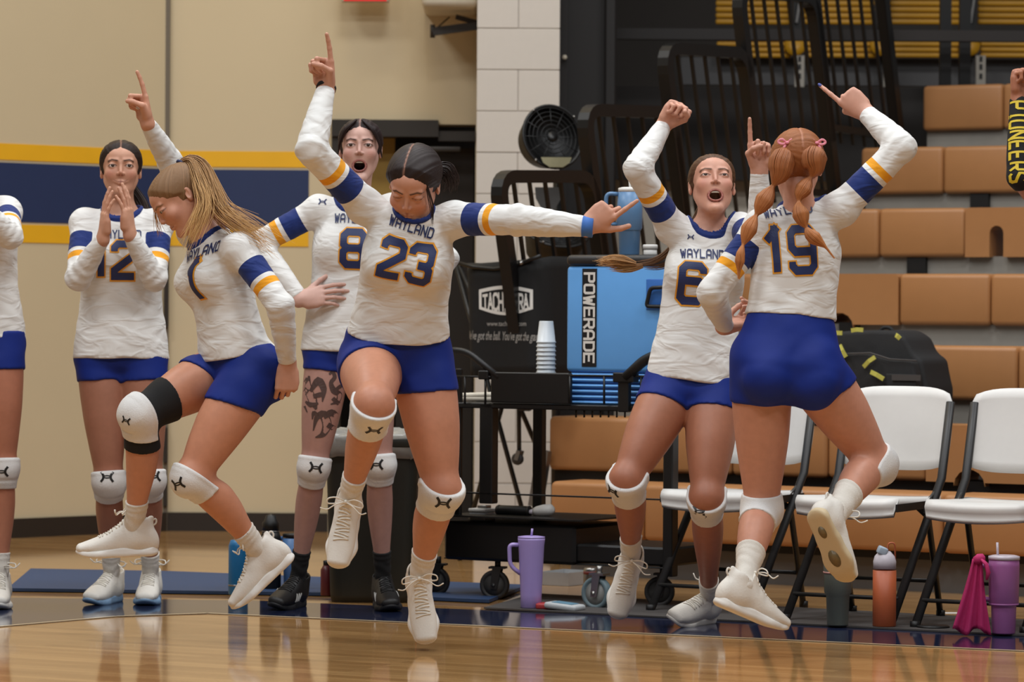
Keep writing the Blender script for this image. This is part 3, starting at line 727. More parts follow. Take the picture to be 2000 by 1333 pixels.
# ------------------------------------------------------------------ tumblers and bottles
def tumbler(name, label, loc, prof, m, lid=None, mlid=None, straw=None, mstraw=None, handle=None, mh=None, band=None, yaw=0, cat='tumbler'):
    t = thing(name, label, cat, loc, yaw)
    b = MB(); b.lathe(prof, 32); b.build('body', m, t)
    if band: b = MB(); b.lathe(band, 32); b.build('band', mh or m, t)
    if lid: b = MB(); b.lathe(lid, 30); b.build('lid', mlid, t)
    if straw:
        b = MB(); b.tube(straw, .0045, 8); b.build('straw', mstraw, t)
    if handle:
        b = MB(); b.tube(rounded(handle, .03), .0085, 8, .012, up=(0, 1, 0)); b.build('handle', mh or m, t)
    return t
M_lav = mat('lavender_enamel', (168, 148, 208), .35, var=.03)
lv = G(1037, 1188, .0096)
s_ = 14.0 / FPX
tumbler('straw_tumbler', 'lavender straw tumbler with a handle on the floor in front of the cart', lv, [(0, 0), (.036, 0), (.039, .003), (.040, .05), (.0485, .235), (.051, .255), (.051, .262), (0, .262)], M_lav,
        [(0, .2625), (.051, .2625), (.051, .268), (.03, .271), (0, .271)], M_lav, [(.0, 0, .268), (.003, 0, .298)], M_lav, [(-.046, 0, .236), (-.083, 0, .238), (-.080, 0, .158), (-.040, 0, .128)], M_lav)
M_sage = mat('sage_enamel', (110, 116, 106), .4, var=.03)
sg = G(1636, 1222, .0096)
tumbler('straw_tumbler', 'grey green tumbler on the mat behind the raised shoe of the red-haired player', sg, [(0, 0), (.036, 0), (.038, .004), (.042, .11), (.049, .118), (.052, .21), (.05, .24), (0, .24)], M_sage, [(0, .2405), (.05, .2405), (.05, .252), (0, .255)], mat('grey_lid', (150, 148, 144), .4), band=[(.0, .186), (.053, .186), (.0533, .192), (0, .192)], mh=mat('pink_band', (206, 150, 140), .5))
M_orange = mat('orange_enamel', (176, 88, 50), .45, var=.05, scale=20)
og = G(1727, 1224, .0096)
ob_ = tumbler('water_bottle', 'orange water bottle with a white spout lid and carry loop beside the chair legs', og, [(0, 0), (.039, 0), (.042, .003), (.042, .20), (.0, .205)], M_orange, [(0, .2055), (.041, .2055), (.041, .232), (.036, .25), (.02, .268), (0, .27)], mat('lilac_white_lid', (206, 200, 208), .4), cat='bottle')
b = MB(); b.box((-.040, -.03, .235), (-.006, .03, .264), RY(.4) @ T(-.09, 0, -.005), bevel=.006); b.build('spout_cover', mat('pale_blue_cap', (170, 186, 200), .4), ob_)
b = MB(); b.tube(rounded([(.01, 0, .255), (.012, 0, .298), (.036, 0, .298), (.038, 0, .22)], .02), .003, 6, .008, up=(0, 1, 0)); b.build('carry_loop', M_orange, ob_)
M_pink = mat('orchid_enamel', (166, 100, 160), .4, var=.04)
pg = G(1960, 1238, .0096)
M_pclear = mat('clear_lid', (206, 196, 206), .25, var=.02)
pt = tumbler('straw_tumbler', 'orchid pink tumbler with a pink scarf knotted on its handle at the right edge', pg, [(0, 0), (.039, 0), (.041, .004), (.044, .098), (.0445, .10), (.052, .108), (.054, .235), (.053, .258), (0, .258)], M_pink, [(0, .2585), (.055, .2585), (.055, .27), (.04, .274), (0, .274)], M_pclear, [(-.022, 0, .262), (-.024, 0, .318)], M_pclear, [(-.05, 0, .235), (-.095, 0, .238), (-.10, 0, .15), (-.088, 0, .125), (-.048, 0, .118)], M_pink, [(0, .100), (.0525, .100), (.0525, .106), (0, .106)])
# scarf
M_scarf = mat('hot_pink_scarf', (190, 40, 104), .75, var=.12, scale=25, bump=.3)
sc = thing('scarf', 'hot pink scarf knotted round the handle of the orchid tumbler', 'scarf', pg + np.array([-.085, -.015, 0]))
V = []; F = []; nu, nv = 14, 16
for j in range(nv + 1):
    t = j / nv; z = .255 * (1 - t) + .008; w = .018 + .05 * t ** 1.2
    for i in range(nu + 1):
        u = -1 + 2 * i / nu; V.append((-.012 - .02 * t + u * w, -.02 - .012 * math.cos(u * 9 + t * 2) * (.3 + t) , z + .012 * math.sin(u * 5) * t))
for j in range(nv):
    for i in range(nu): a = j * (nu + 1) + i; F.append([a, a + 1, a + nu + 2, a + nu + 1])
b = MB(); b.add(V, F, True); o = b.build('tail', M_scarf, sc); o.modifiers.new('thick', 'SOLIDIFY').thickness = .003
b = MB(); b.lathe([(0, -.022), (.013, -.018), (.019, 0), (.013, .018), (0, .022)], 12, T(-.006, -.02, .262) @ RY(1.2)); b.build('knot', M_scarf, sc)
b = MB(); b.tube([(.0, -.03, .262), (.016, -.036, .245), (.024, -.036, .215), (.018, -.036, .19)], .013, 8, .006, rad=[.8, 1.2, 1.3, .6]); b.build('tail', M_scarf, sc)
# blue tumbler and white tub on the cooler lid
M_sky = mat('slate_blue_enamel', (90, 128, 168), .4, var=.03)
lz = c0[2] + zl_
bt = onplane(1229, 497, c0 + Q1 * .12, Q1); bt[2] = lz + .0005
tumbler('straw_tumbler', 'slate blue tumbler with a white straw lid standing on the cooler', bt, [(0, 0), (.037, 0), (.039, .004), (.0425, .096), (.0495, .104), (.050, .17), (.044, .243), (0, .243)], M_sky, [(0, .2435), (.044, .2435), (.044, .258), (.03, .262), (0, .262)], M_white, [(.002, 0, .26), (-.002, 0, .302)], M_white, [(-.045, 0, .235), (-.09, 0, .238), (-.092, 0, .14), (-.082, 0, .12), (-.045, 0, .118)], M_sky, [(.0, .0955), (.0455, .0955), (.0455, .102), (0, .102)])
tb = onplane(1270, 497, c0 + Q1 * .1, Q1); tb[2] = lz + .0005
t = thing('screw_top_tub', 'small white screw top tub beside the blue tumbler on the cooler', 'tub', tb)
b = MB(); b.lathe([(0, 0), (.025, 0), (.026, .003), (.026, .022), (0, .022)], 24); b.build('body', M_white, t)
b = MB(); b.lathe([(0, .0222), (.0285, .0222), (.0285, .037), (.026, .04), (0, .04)], 24); b.build('lid', M_white, t)
# things in the lower tub
zt0 = CT.px(1000, 1012)[1]
lt = CT0 + Q1 * .15 + np.array([0, 0, 0]); LT = Loc(lt)
def tubthing(name, label, cat, px, py): 
    x, z = LT.px(px, py); w = lt + E1 * x; return thing(name, label, cat, (w[0], w[1], z), ANG)
t = tubthing('lidded_box', 'small clear plastic box with a white lid in the cart tub', 'box', 942, 1008)
b = MB(); b.box((-.037, -.04, -.04), (.037, .04, .016), bevel=.004); b.build('body', mat('clear_plastic', (170, 172, 174), .25), t)
b = MB(); b.box((-.04, -.043, .016), (.04, .043, .03), bevel=.004); b.build('lid', M_white, t)
b = MB(); b.box((-.012, -.02, .03), (.03, .02, .042), bevel=.003); b.build('latch', M_steel, t)
t = tubthing('foam_roller', 'short black roller lying in the cart tub', 'roller', 1003, 1004)
b = MB(); b.lathe([(0, -.075), (.018, -.075), (.02, -.07), (.02, .07), (.018, .075), (0, .075)], 20, T(0, 0, .012) @ RY(math.pi / 2)); b.build('roll', M_blackp, t)
for sx in (-1, 1):
    b = MB(); b.lathe([(.0, 0), (.021, 0), (.021, .006), (0, .006)], 20, T(sx * .068, 0, .012) @ RY(math.pi / 2)); b.build('end_ring', M_dkgrey, t)
t = tubthing('squeeze_bottle', 'white squeeze bottle lying in the cart tub', 'bottle', 1062, 1003)
b = MB(); b.lathe([(0, -.045), (.014, -.045), (.02, -.03), (.024, 0), (.022, .035), (.012, .045), (0, .046)], 18, T(0, 0, .01) @ RY(math.pi / 2 - .12)); b.build('body', M_white, t)
b = MB(); b.lathe([(0, -.072), (.006, -.07), (.010, -.058), (.011, -.045), (0, -.045)], 14, T(0, 0, .01) @ RY(math.pi / 2 - .12)); b.build('cap', M_pclear, t)
# under the cart
w = G(1105, 1142, 0); t = thing('clear_tray', 'shallow clear plastic tray on the floor under the cart', 'tray', w, ANG)
b = MB(); b.box((-.07, -.1, .001), (.07, .1, .005)); b.build('base', mat('clear_plastic', (170, 172, 174), .25), t)
for q in ((-.07, -.1, .07, -.096), (-.07, .096, .07, .1), (-.07, -.096, -.066, .096), (.066, -.096, .07, .096)):
    b = MB(); b.box((q[0], q[1], .0052), (q[2], q[3], .055)); b.build('side', mat('clear_plastic', (170, 172, 174), .25), t)
w = G(1153, 1150, 0); t = thing('drink_can', 'silver and red drink can standing under the cart behind the caster', 'can', w)
b = MB(); b.lathe([(0, 0), (.024, 0), (.029, .008), (.029, .075), (.024, .085), (0, .083)], 22); b.build('body', M_steel, t)
b = MB(); b.lathe([(.0, .058), (.0293, .058), (.0293, .07), (0, .07)], 22); b.build('stripe', mat('red_ink', (120, 46, 44), .5), t)
M_redp = mat('red_foil', (176, 56, 58), .45, var=.1)
w = G(1066, 1190, .0096); b = MB(); b.box((-.034, -.03, 0), (.034, .05, .022), RZ(-.2), bevel=.006, seg=2); o = b.build('snack_packet', M_redp); o.location = w; tag(o, 'small red foil packet on the floor beside the lavender tumbler', 'packet')
w = G(1105, 1192, .0096); t = thing('wipes_packet', 'pale blue and white wipes packet on the floor against the caster', 'packet', w, -.5)
b = MB(); b.box((-.075, -.04, 0), (.06, .05, .024), RY(.08), bevel=.009, seg=2); b.build('pack', mat('pack_white', (186, 190, 192), .5), t)
b = MB(); b.box((-.05, -.025, .0235), (.035, .035, .0265), RY(.08), bevel=.001, seg=1); b.build('label', mat('pack_blue', (96, 136, 158), .5), t)
w = G(1872, 1199, .0); o = MB().box((-.055, -.03, 0), (.04, .03, .002)).build('paper_sheet', M_white); o.location = w; tag(o, 'white sheet of paper on the floor behind the right chair', 'paper')
w = G(1822, 1226, .0096); o = MB().lathe([(0, 0), (.058, 0), (.06, .003), (.055, .007), (0, .008)], 26).build('rubber_disc', M_blackp); o.location = w; tag(o, 'flat black rubber disc on the mat beside the chair foot', 'disc')

# ------------------------------------------------------------------ ball bag on its folding frame
bb0 = G(972, 1114); BB = Loc(bb0)
bb = thing('ball_cart', 'black folding ball cart with a printed black bag beside the block pillar', 'cart', bb0, ANG)
M_bag = mat('black_bag_fabric', (14, 13, 13), .85, var=.12, scale=50, bump=.25)
sag = lambda x: 6 * math.sin((x - 888) / 165 * math.pi)
top = [(888, 512), (925, 522), (965, 526), (1005, 520), (1040, 506), (1056, 500)]
nx, nz = 16, 10; V = []; F = []
def ring_pt(u, v): # u round the bag, v from top to bottom
    xc, hw, hd = 974, 84, .20
    a = 2 * math.pi * u; cx = math.copysign(abs(math.cos(a)) ** .45, math.cos(a)); sy = math.copysign(abs(math.sin(a)) ** .45, math.sin(a))
    px_ = xc + cx * hw * (1 - .05 * v); pytop = np.interp(px_, [t_[0] for t_ in top], [t_[1] for t_ in top]); py_ = pytop + (735 - pytop) * v
    p = BB.P(px_, py_, 0); p[1] = .22 + sy * hd * (1 - .05 * v) - (.012 * math.sin(u * 40) * v); return p
for j in range(nz + 1):
    for i in range(44): V.append(ring_pt(i / 44, j / nz))
for j in range(nz):
    for i in range(44): F.append([j * 44 + i, j * 44 + (i + 1) % 44, (j + 1) * 44 + (i + 1) % 44, (j + 1) * 44 + i])
F.append([nz * 44 + i for i in range(44)]); F.append(list(range(44))[::-1])
b = MB(); b.add(V, F, True); bago = b.build('bag', M_bag, bb)
fq = .012
def bagpt(px_, py_): p = BB.P(px_, py_, .0); return np.array([p[0], p[1] + fq, p[2]])
def on_bag(name, quads, m):
    bmt = BVHTree.FromPolygons([Vector(v) for v in V], F); b = MB()
    for q in quads:
        W_ = []
        for (x, y) in q:
            p = BB.P(x, y, 0.0); h = bmt.ray_cast(Vector((p[0], -.5, p[2])), Vector((0, 1, 0)))
            W_.append((p[0], (h[0].y if h[0] else .02) - .002, p[2]))
        b.add([(x, y - len(b.V) * 4e-6, z) for x, y, z in W_], [[0, 1, 2, 3]])
    return b.build(name, m, bago)
quads = []
def band(f0, f1, x0, x1, n):
    for i in range(n):
        a, c = x0 + (x1 - x0) * i / n, x0 + (x1 - x0) * (i + 1) / n
        quads.append([(a, f0(a)), (c, f0(c)), (c, f1(c)), (a, f1(a))])
band(lambda x: 566 - 8 * math.sin((x - 930) / 104 * math.pi), lambda x: 573 - 8 * math.sin((x - 930) / 104 * math.pi), 930, 1034, 14)
band(lambda x: 598 + 12 * math.sin((x - 930) / 104 * math.pi), lambda x: 604 + 12 * math.sin((x - 930) / 104 * math.pi), 930, 1034, 14)
band(lambda x: 570, lambda x: 600, 930, 935, 1); band(lambda x: 570, lambda x: 600, 1029, 1034, 1)
qs, W = strokes('TaCHIKaRa', 1.35, 2, 1.2, 1, .6)
for q in qs: quads.append([(938 + u / W * 88, 602 + 4 * math.sin((u / W) * math.pi) - v / 6 * (24 + 8 * math.sin(u / W * math.pi))) for u, v in q])
on_bag('printed_emblem', quads, M_white_ink)
def script_line(txt, x0, x1, y0, h, m, slope=0, shear=.3):
    me = textmesh(txt, 1.0, .012, 0, 1.0, shear); xs_ = [v.co.x for v in me.vertices]; ys_ = [v.co.y for v in me.vertices]
    lo, hi = min(xs_), max(xs_); bmt = BVHTree.FromPolygons([Vector(v) for v in V], F)
    for v in me.vertices:
        px_ = x0 + (v.co.x - lo) / (hi - lo) * (x1 - x0); py_ = y0 - v.co.y * h + slope * (px_ - x0); p = BB.P(px_, py_, 0)
        hh = bmt.ray_cast(Vector((p[0], -.5, p[2])), Vector((0, 1, 0))); v.co = (p[0], (hh[0].y if hh[0] else .02) - .002, p[2])
    return link('printed_text', me, m, bago)
M_grey_ink = mat('grey_ink', (150, 146, 140), .7, var=0)
script_line('www.tachikara.com', 944, 1022, 633, 13, M_grey_ink, .0, 0)
script_line("We've got the ball. You've got the game.", 902, 1050, 656, 24, M_grey_ink, .02, .4)
for (x0, y0, x1, y1, q) in ((895, 515, 1062, 905, .42), (1060, 505, 895, 1105, .42), (890, 515, 1050, 1108, .42)):
    b = MB(); b.tube([BB.P(x0, y0, q), BB.P(x1, y1, q)], .011, 8); b.build('frame_tube', M_black, bb)
b = MB(); b.tube([BB.P(x, y, .02) for x, y in top], .009, 8); b.build('rim_tube', M_black, bb)
b = MB(); b.tube([BB.P(x, y, .42) for x, y in top], .009, 8); b.build('rim_tube', M_black, bb)
b = MB(); b.tube([BB.P(1013, 730, .35), BB.P(1014, 880, .35)], .010, 8); b.build('leg', M_dkgrey, bb)
p_ = BB.P(1011, 897, .35)
b = MB(); b.lathe([(0, -.010), (.012, -.012), (.026, -.010), (.028, 0), (.026, .010), (.012, .012), (0, .010)], 22, T(*p_) @ RX(math.pi / 2) ); cw = b.build('leg_caster', M_tire, bb)
b = MB(); b.box((-.008, -.018, -.005), (.012, .018, .04), T(*p_) @ RY(.3)); b.build('fork', M_steel, cw)
b = MB(); b.tube([BB.P(1063, 880, .3), BB.P(1046, 990, .3)], .016, 4, .03, smooth=False); b.build('brace', M_steel, bb)
o = MB().lathe([(0, 0), (.010, 0), (.012, .006), (.0, .012)], 12, T(*BB.P(1018, 513, -.01)) @ RX(math.pi / 2)).build('snap', M_steel, bb)

# ------------------------------------------------------------------ drum fans on their stand, by the pillar
fn0 = P(1066, 700, 17.0); fn0[2] = 0; FN = Loc(fn0)
fs = thing('fan_stand', 'dark steel floor stand carrying two black drum fans beside the pillar', 'stand', fn0, 0)
b = MB(); b.tube([(.05, .12, .02), (.05, .12, 1.75)], .022, 10); b.build('pole', M_dkgrey, fs)
for a in range(3):
    th = 2.1 * a + .4; b = MB(); b.tube([(.05, .12, .05), (.05 + .17 * math.cos(th), .12 + .17 * math.sin(th), .015)], .014, 8); b.build('foot', M_dkgrey, fs)
for py_ in (300, 470):
    b = MB(); w_ = P(1082, py_, 17.1) - fn0; b.tube([(.05, .12, w_[2]), tuple(w_)], .012, 8); b.build('arm', M_dkgrey, fs)
def fan(label, px, py, r, depth, dirv):
    c = P(px, py, 16.95); t = thing('drum_fan', label, 'fan', c)
    d = Vector(dirv).normalized(); M = d.to_track_quat('Z', 'Y').to_matrix().to_4x4()
    b = MB(); b.lathe([(0, -depth), (r * .5, -depth), (r * .8, -depth * .85), (r * .97, -.02), (r, 0), (r * 1.03, .006), (r, .014), (r * .95, .010), (r * .92, 0), (r * .75, -depth * .6), (0, -depth * .7)], 40, M); b.build('drum', M_blackp, t)
    b = MB()
    for rr in np.linspace(.25, .92, 6): b.tube([M @ Vector((r * rr * math.cos(a), r * rr * math.sin(a), .006)) for a in np.linspace(0, 2 * math.pi, 33)[:-1]], .0022, 4, closed=True)
    for a in np.linspace(0, 2 * math.pi, 13)[:-1]: b.tube([M @ Vector((r * .1 * math.cos(a), r * .1 * math.sin(a), .006)), M @ Vector((r * .97 * math.cos(a), r * .97 * math.sin(a), .006))], .0022, 4)
    b.build('grille', M_black, t)
    b = MB(); b.lathe([(0, 0), (r * .16, 0), (r * .16, .012), (0, .014)], 18, M); b.build('hub', M_black, t)
    for a in (.7, 2.2, 4.0):
        b = MB(); b.lathe([(0, 0), (.006, 0), (.006, .006), (0, .008)], 8, M @ T(r * 1.0 * math.cos(a), r * math.sin(a), .012)); b.build('bolt', M_steel, t)
    return t
t = fan('black drum fan tilted up, upper one, against the white block pillar', 1078, 268, .150, .13, (.35, -.75, .18))
b = MB(); b.poly([(-.07, .0), (-.06, -.025), (-.03, -.045), (.03, -.045), (.06, -.025), (.07, 0)], .05, T(.02, -.02, -.095) @ RX(math.pi / 2)); b.build('yoke', mat('pale_yoke', (150, 144, 112), .5), t)
t = fan('black drum fan hanging low behind the outstretched arm, lower one', 1086, 455, .148, .14, (.15, -.45, .8))
b = MB(); c2 = P(1071, 385, 17.0) - P(1086, 452, 16.95); b.poly([(-.062, .05), (.062, .05), (.058, .0), (.03, -.05), (-.03, -.05), (-.058, 0)], .05, T(*c2) @ RX(math.pi / 2)); b.build('motor_cover', mat('grey_motor', (70, 68, 66), .5), t)

# ------------------------------------------------------------------ rubbish bin and the bottles at the left
M_bin = mat('dark_olive_bin', (31, 30, 21), .55, var=.08)
bn = G(728, 1172); t = thing('rubbish_bin', 'dark olive rubbish bin with a clear liner standing behind the middle player', 'bin', bn)
def rr_ring(w, d, z, n=8, r=.05):
    pts = []
    for (cx, cy, a0) in ((w - r, d - r, 0), (-w + r, d - r, math.pi / 2), (-w + r, -d + r, math.pi), (w - r, -d + r, 3 * math.pi / 2)):
        pts += [(cx + r * math.cos(a0 + math.pi / 2 * i / n), cy + r * math.sin(a0 + math.pi / 2 * i / n), z) for i in range(n + 1)]
    return pts
def loftring(rings):
    V = []; F = []; n = len(rings[0])
    for r in rings: V += r
    for j in range(len(rings) - 1):
        for i in range(n): F.append([j * n + i, j * n + (i + 1) % n, (j + 1) * n + (i + 1) % n, (j + 1) * n + i])
    F.append(list(range(n))[::-1]); F.append([(len(rings) - 1) * n + i for i in range(n)]); b = MB(); b.add(V, F, True); return b
loftring([rr_ring(.155, .16, 0), rr_ring(.16, .165, .03), rr_ring(.178, .19, .60), rr_ring(.178, .19, .605)]).build('body', M_bin, t)
loftring([rr_ring(.188, .20, .60), rr_ring(.19, .202, .605), rr_ring(.19, .202, .63), rr_ring(.188, .2, .635)]).build('rim', M_bin, t)
M_liner = mat('clear_liner', (158, 156, 150), .3, var=.2, scale=30, bump=.8, bscale=40)
rg = []
for k, (w, z) in enumerate(((.192, .56), (.194, .60), (.196, .64), (.15, .66), (.10, .655))):
    rg.append([(x + .006 * math.sin(i * 1.7 + k), y + .006 * math.cos(i * 2.1), z_ + .008 * math.sin(i * 1.3 + k)) for i, (x, y, z_) in enumerate(rr_ring(w, w + .01, z))])
loftring(rg).build('liner', M_liner, t)
M_teal = mat('teal_blue_enamel', (24, 110, 164), .4, var=.05)
bt_ = G(465, 1162, .0157); t = thing('water_bottle', 'teal blue water bottle behind the foot of the hopping player at left', 'bottle', bt_)
b = MB(); b.lathe([(0, 0), (.036, 0), (.038, .004), (.038, .19), (.030, .212), (0, .215)], 26); b.build('body', M_teal, t)
b = MB(); b.lathe([(.0385, .034), (.0388, .034), (.0388, .04), (.0385, .04)], 26); b.build('base_ring', M_steel, t)
bt_ = G(528, 1150, .0157); t = thing('water_bottle', 'tall black water bottle with a round cap behind the hopping player', 'bottle', bt_)
b = MB(); b.lathe([(0, 0), (.04, 0), (.042, .004), (.042, .2), (.034, .226), (0, .226)], 26); b.build('body', M_blackp, t)
b = MB(); b.lathe([(0, .2265), (.034, .2265), (.034, .262), (.026, .27), (.02, .29), (0, .298)], 22); b.build('cap', M_blackp, t)
b = MB(); b.lathe([(.0, .2262), (.0348, .2262), (.0348, .2300), (0, .2300)], 22); b.build('neck_ring', M_steel, t)
bt_ = G(574, 1150, .0157)
tumbler('handled_tumbler', 'light blue tumbler with a square handle half hidden behind the tattooed leg', bt_, [(0, 0), (.036, 0), (.04, .004), (.047, .2), (0, .204)], mat('cornflower_enamel', (88, 130, 184), .4), [(0, .2045), (.046, .2045), (.046, .218), (0, .222)], M_blackp, None, None, [(-.044, 0, .20), (-.083, 0, .20), (-.083, 0, .09), (-.04, 0, .085)], mat('cornflower_enamel', (88, 130, 184), .4))
bt_ = G(638, 1164, .0157)
t = thing('water_bottle', 'dark red bottle standing beside the rubbish bin', 'bottle', bt_)
b = MB(); b.lathe([(0, 0), (.022, 0), (.024, .003), (.024, .10), (.014, .118), (0, .118)], 22); b.build('body', mat('dark_red_enamel', (92, 30, 34), .4), t)
b = MB(); b.lathe([(0, .1185), (.014, .1185), (.014, .136), (0, .138)], 18); b.build('cap', M_blackp, t)
bt_ = G(797, 1170, .0); t = thing('sports_bottle', 'green sports bottle with a bright orange cap beside the rubbish bin', 'bottle', bt_)
b = MB(); b.lathe([(0, 0), (.034, 0), (.036, .004), (.036, .085), (.032, .10), (.036, .115), (.036, .165), (0, .168)], 24); b.build('body', mat('dark_green_plastic', (34, 48, 38), .45), t)
b = MB(); b.lathe([(0, .1685), (.034, .1685), (.034, .192), (.018, .198), (0, .2)], 22); b.build('cap', mat('bright_orange', (222, 84, 34), .45), t)
# ------------------------------------------------------------------ implicit modelling: smooth unions of limbs, meshed on a stretched grid
f32 = np.float32
def nrm(v): v = np.asarray(v, float); return v / (np.linalg.norm(v) + 1e-12)
def perp(v, ax): v = np.asarray(v, float); return nrm(v - ax * np.dot(v, ax))
def smin(a, b, k):
    h = np.clip(.5 + .5 * (b - a) / k, 0, 1); return b + (a - b) * h - k * h * (1 - h)
def smax(a, b, k): return -smin(-a, -b, k)

class RC:                                 # tapering rod with round ends
    def __init__(s, a, b, ra, rb): s.a = np.asarray(a, float); s.b = np.asarray(b, float); s.ra, s.rb = ra, rb
    def bb(s): r = max(s.ra, s.rb); return np.minimum(s.a, s.b) - r, np.maximum(s.a, s.b) + r
    def d(s, X, Y, Z):
        ba = s.b - s.a; L2 = max(float(ba @ ba), 1e-9); x, y, z = X - s.a[0], Y - s.a[1], Z - s.a[2]
        t = np.clip((x * ba[0] + y * ba[1] + z * ba[2]) / L2, 0, 1)
        return np.sqrt((x - t * ba[0]) ** 2 + (y - t * ba[1]) ** 2 + (z - t * ba[2]) ** 2) - (s.ra + (s.rb - s.ra) * t)
class EL:                                 # ellipsoid, R's columns are its axes
    def __init__(s, c, r, R=np.eye(3)): s.c = np.asarray(c, float); s.r = np.asarray(r, float); s.R = np.asarray(R, float)
    def bb(s): e = np.abs(s.R) @ s.r; return s.c - e, s.c + e
    def d(s, X, Y, Z):
        x, y, z = X - s.c[0], Y - s.c[1], Z - s.c[2]; q2 = 0; g2 = 0
        for i in range(3):
            a = s.R[:, i]; w = (x * a[0] + y * a[1] + z * a[2]); q2 = q2 + (w / s.r[i]) ** 2; g2 = g2 + (w / s.r[i] ** 2) ** 2
        q = np.sqrt(q2); return (q - 1) * np.where(q > 1e-3, q / np.sqrt(g2 + 1e-12), min(s.r))
class LIMB:                               # elliptical sections along an axis: prof rows are (t, r_side, r_front, off_side, off_front)
    def __init__(s, a, b, front, prof, front1=None, side=None, grow=0):
        s.a = np.asarray(a, float); s.b = np.asarray(b, float); s.L = np.linalg.norm(s.b - s.a); s.ax = (s.b - s.a) / s.L
        s.f0 = perp(front, s.ax); s.f1 = perp(front1 if front1 is not None else front, s.ax)
        s.s0 = np.cross(s.f0, s.ax); s.s1 = np.cross(s.f1, s.ax)
        s.p = np.array([list(p) + [0] * (5 - len(p)) for p in prof], float)
        if grow: s.p[:, 1:3] += grow
        if len(s.p) > 3:                  # round the profile off so that no crease runs round the limb
            t = np.linspace(s.p[0, 0], s.p[-1, 0], 41); q = np.stack([t] + [np.interp(t, s.p[:, 0], s.p[:, i]) for i in range(1, 5)], 1)
            for _ in range(4): q[1:-1, 1:] = (q[:-2, 1:] + 2 * q[1:-1, 1:] + q[2:, 1:]) / 4
            s.p = q
    def bb(s):
        r = s.p[:, 1:3].max() + np.abs(s.p[:, 3:5]).max(); t0, t1 = s.p[0, 0], s.p[-1, 0]
        e0, e1 = s.a + s.ax * s.L * t0, s.a + s.ax * s.L * t1; return np.minimum(e0, e1) - r, np.maximum(e0, e1) + r
    def uvw(s, X, Y, Z):
        x, y, z = X - s.a[0], Y - s.a[1], Z - s.a[2]; dot = lambda v: x * v[0] + y * v[1] + z * v[2]
        w = dot(s.ax) / s.L; k = np.clip(w, 0, 1)
        if np.allclose(s.f0, s.f1): return dot(s.s0), dot(s.f0), w
        return dot(s.s0) * (1 - k) + dot(s.s1) * k, dot(s.f0) * (1 - k) + dot(s.f1) * k, w
    def d(s, X, Y, Z):
        u, v, w = s.uvw(X, Y, Z); u, v, w = np.broadcast_arrays(u, v, w)
        t = np.clip(w, s.p[0, 0], s.p[-1, 0]); tt = t.ravel()
        rs, rf, os, of = [np.interp(tt, s.p[:, 0], s.p[:, i]).reshape(t.shape) for i in (1, 2, 3, 4)]
        ov = (w - t) * s.L; rc = np.minimum(rs, rf) * .9
        a, b, c = (u - os) / rs, (v - of) / rf, ov / rc
        q = np.sqrt(a * a + b * b + c * c); g = np.sqrt((a / rs) ** 2 + (b / rf) ** 2 + (c / rc) ** 2)
        return (q - 1) * np.where(q > 1e-3, q / np.maximum(g, 1e-6), np.minimum(rs, rf))

def axis_coords(lo, hi, h, fine):
    out = [lo]; x = lo
    while x < hi:
        st = h
        for (a, b, hf) in fine:
            if a - hf <= x <= b: st = min(st, hf)
            elif x < a < x + st: st = min(st, max(hf, a - x))
        x += st; out.append(x)
    return np.array(out, f32)
class Grid:
    def __init__(s, lo, hi, h, fine=()):
        s.c = [axis_coords(lo[i], hi[i], h, [(b[0][i], b[1][i], b[2]) for b in fine]) for i in range(3)]
    def sub(s, lo, hi):
        sl = []
        for i in range(3):
            a = max(0, np.searchsorted(s.c[i], lo[i]) - 1); b = min(len(s.c[i]), np.searchsorted(s.c[i], hi[i]) + 1); sl.append(slice(a, max(b, a + 2)))
        return tuple(sl)
    def xyz(s, sl): return s.c[0][sl[0]][:, None, None], s.c[1][sl[1]][None, :, None], s.c[2][sl[2]][None, None, :]
    def full(s): return np.full([len(c) for c in s.c], 1.0, f32)
def union_bb(prims): return np.min([p.bb()[0] for p, *_ in prims], 0), np.max([p.bb()[1] for p, *_ in prims], 0)
def fill(g, prims, marg=.07):
    """smooth union (or cut) of a chain of shapes; returns the block it fills and where that block lies"""
    lo, hi = union_bb([p for p in prims if p[2] == '+']); sl = g.sub(lo - marg, hi + marg)
    A = np.full([s.stop - s.start for s in sl], 1.0, f32); off = [s.start for s in sl]
    for (p, k, op) in prims:
        a, b = p.bb(); s2 = g.sub(a - marg, b + marg)
        s2 = tuple(slice(max(x.start, y.start), min(x.stop, y.stop)) for x, y in zip(s2, sl))
        if any(x.stop <= x.start for x in s2): continue
        D = p.d(*g.xyz(s2)).astype(f32); loc = tuple(slice(x.start - o, x.stop - o) for x, o in zip(s2, off))
        A[loc] = smin(A[loc], D, f32(k)) if op == '+' else smax(A[loc], -D, f32(k))
    return A, sl
def peval(prims, V):
    """same chain at loose points"""
    X, Y, Z = V[:, 0], V[:, 1], V[:, 2]; A = np.full(len(V), 1.0)
    for (p, k, op) in prims:
        D = p.d(X, Y, Z); A = smin(A, D, k) if op == '+' else smax(A, -D, k)
    return A
def merge(D, blk, k=.004, joint=None, kj=.04, rj=.11, g=None):
    A, sl = blk; B = D[sl]
    if joint is not None:
        X, Y, Z = g.xyz(sl); r2 = (X - joint[0]) ** 2 + (Y - joint[1]) ** 2 + (Z - joint[2]) ** 2
        k = (k + kj * np.exp(-r2 / rj ** 2)).astype(f32)
    D[sl] = smin(B, A, k)
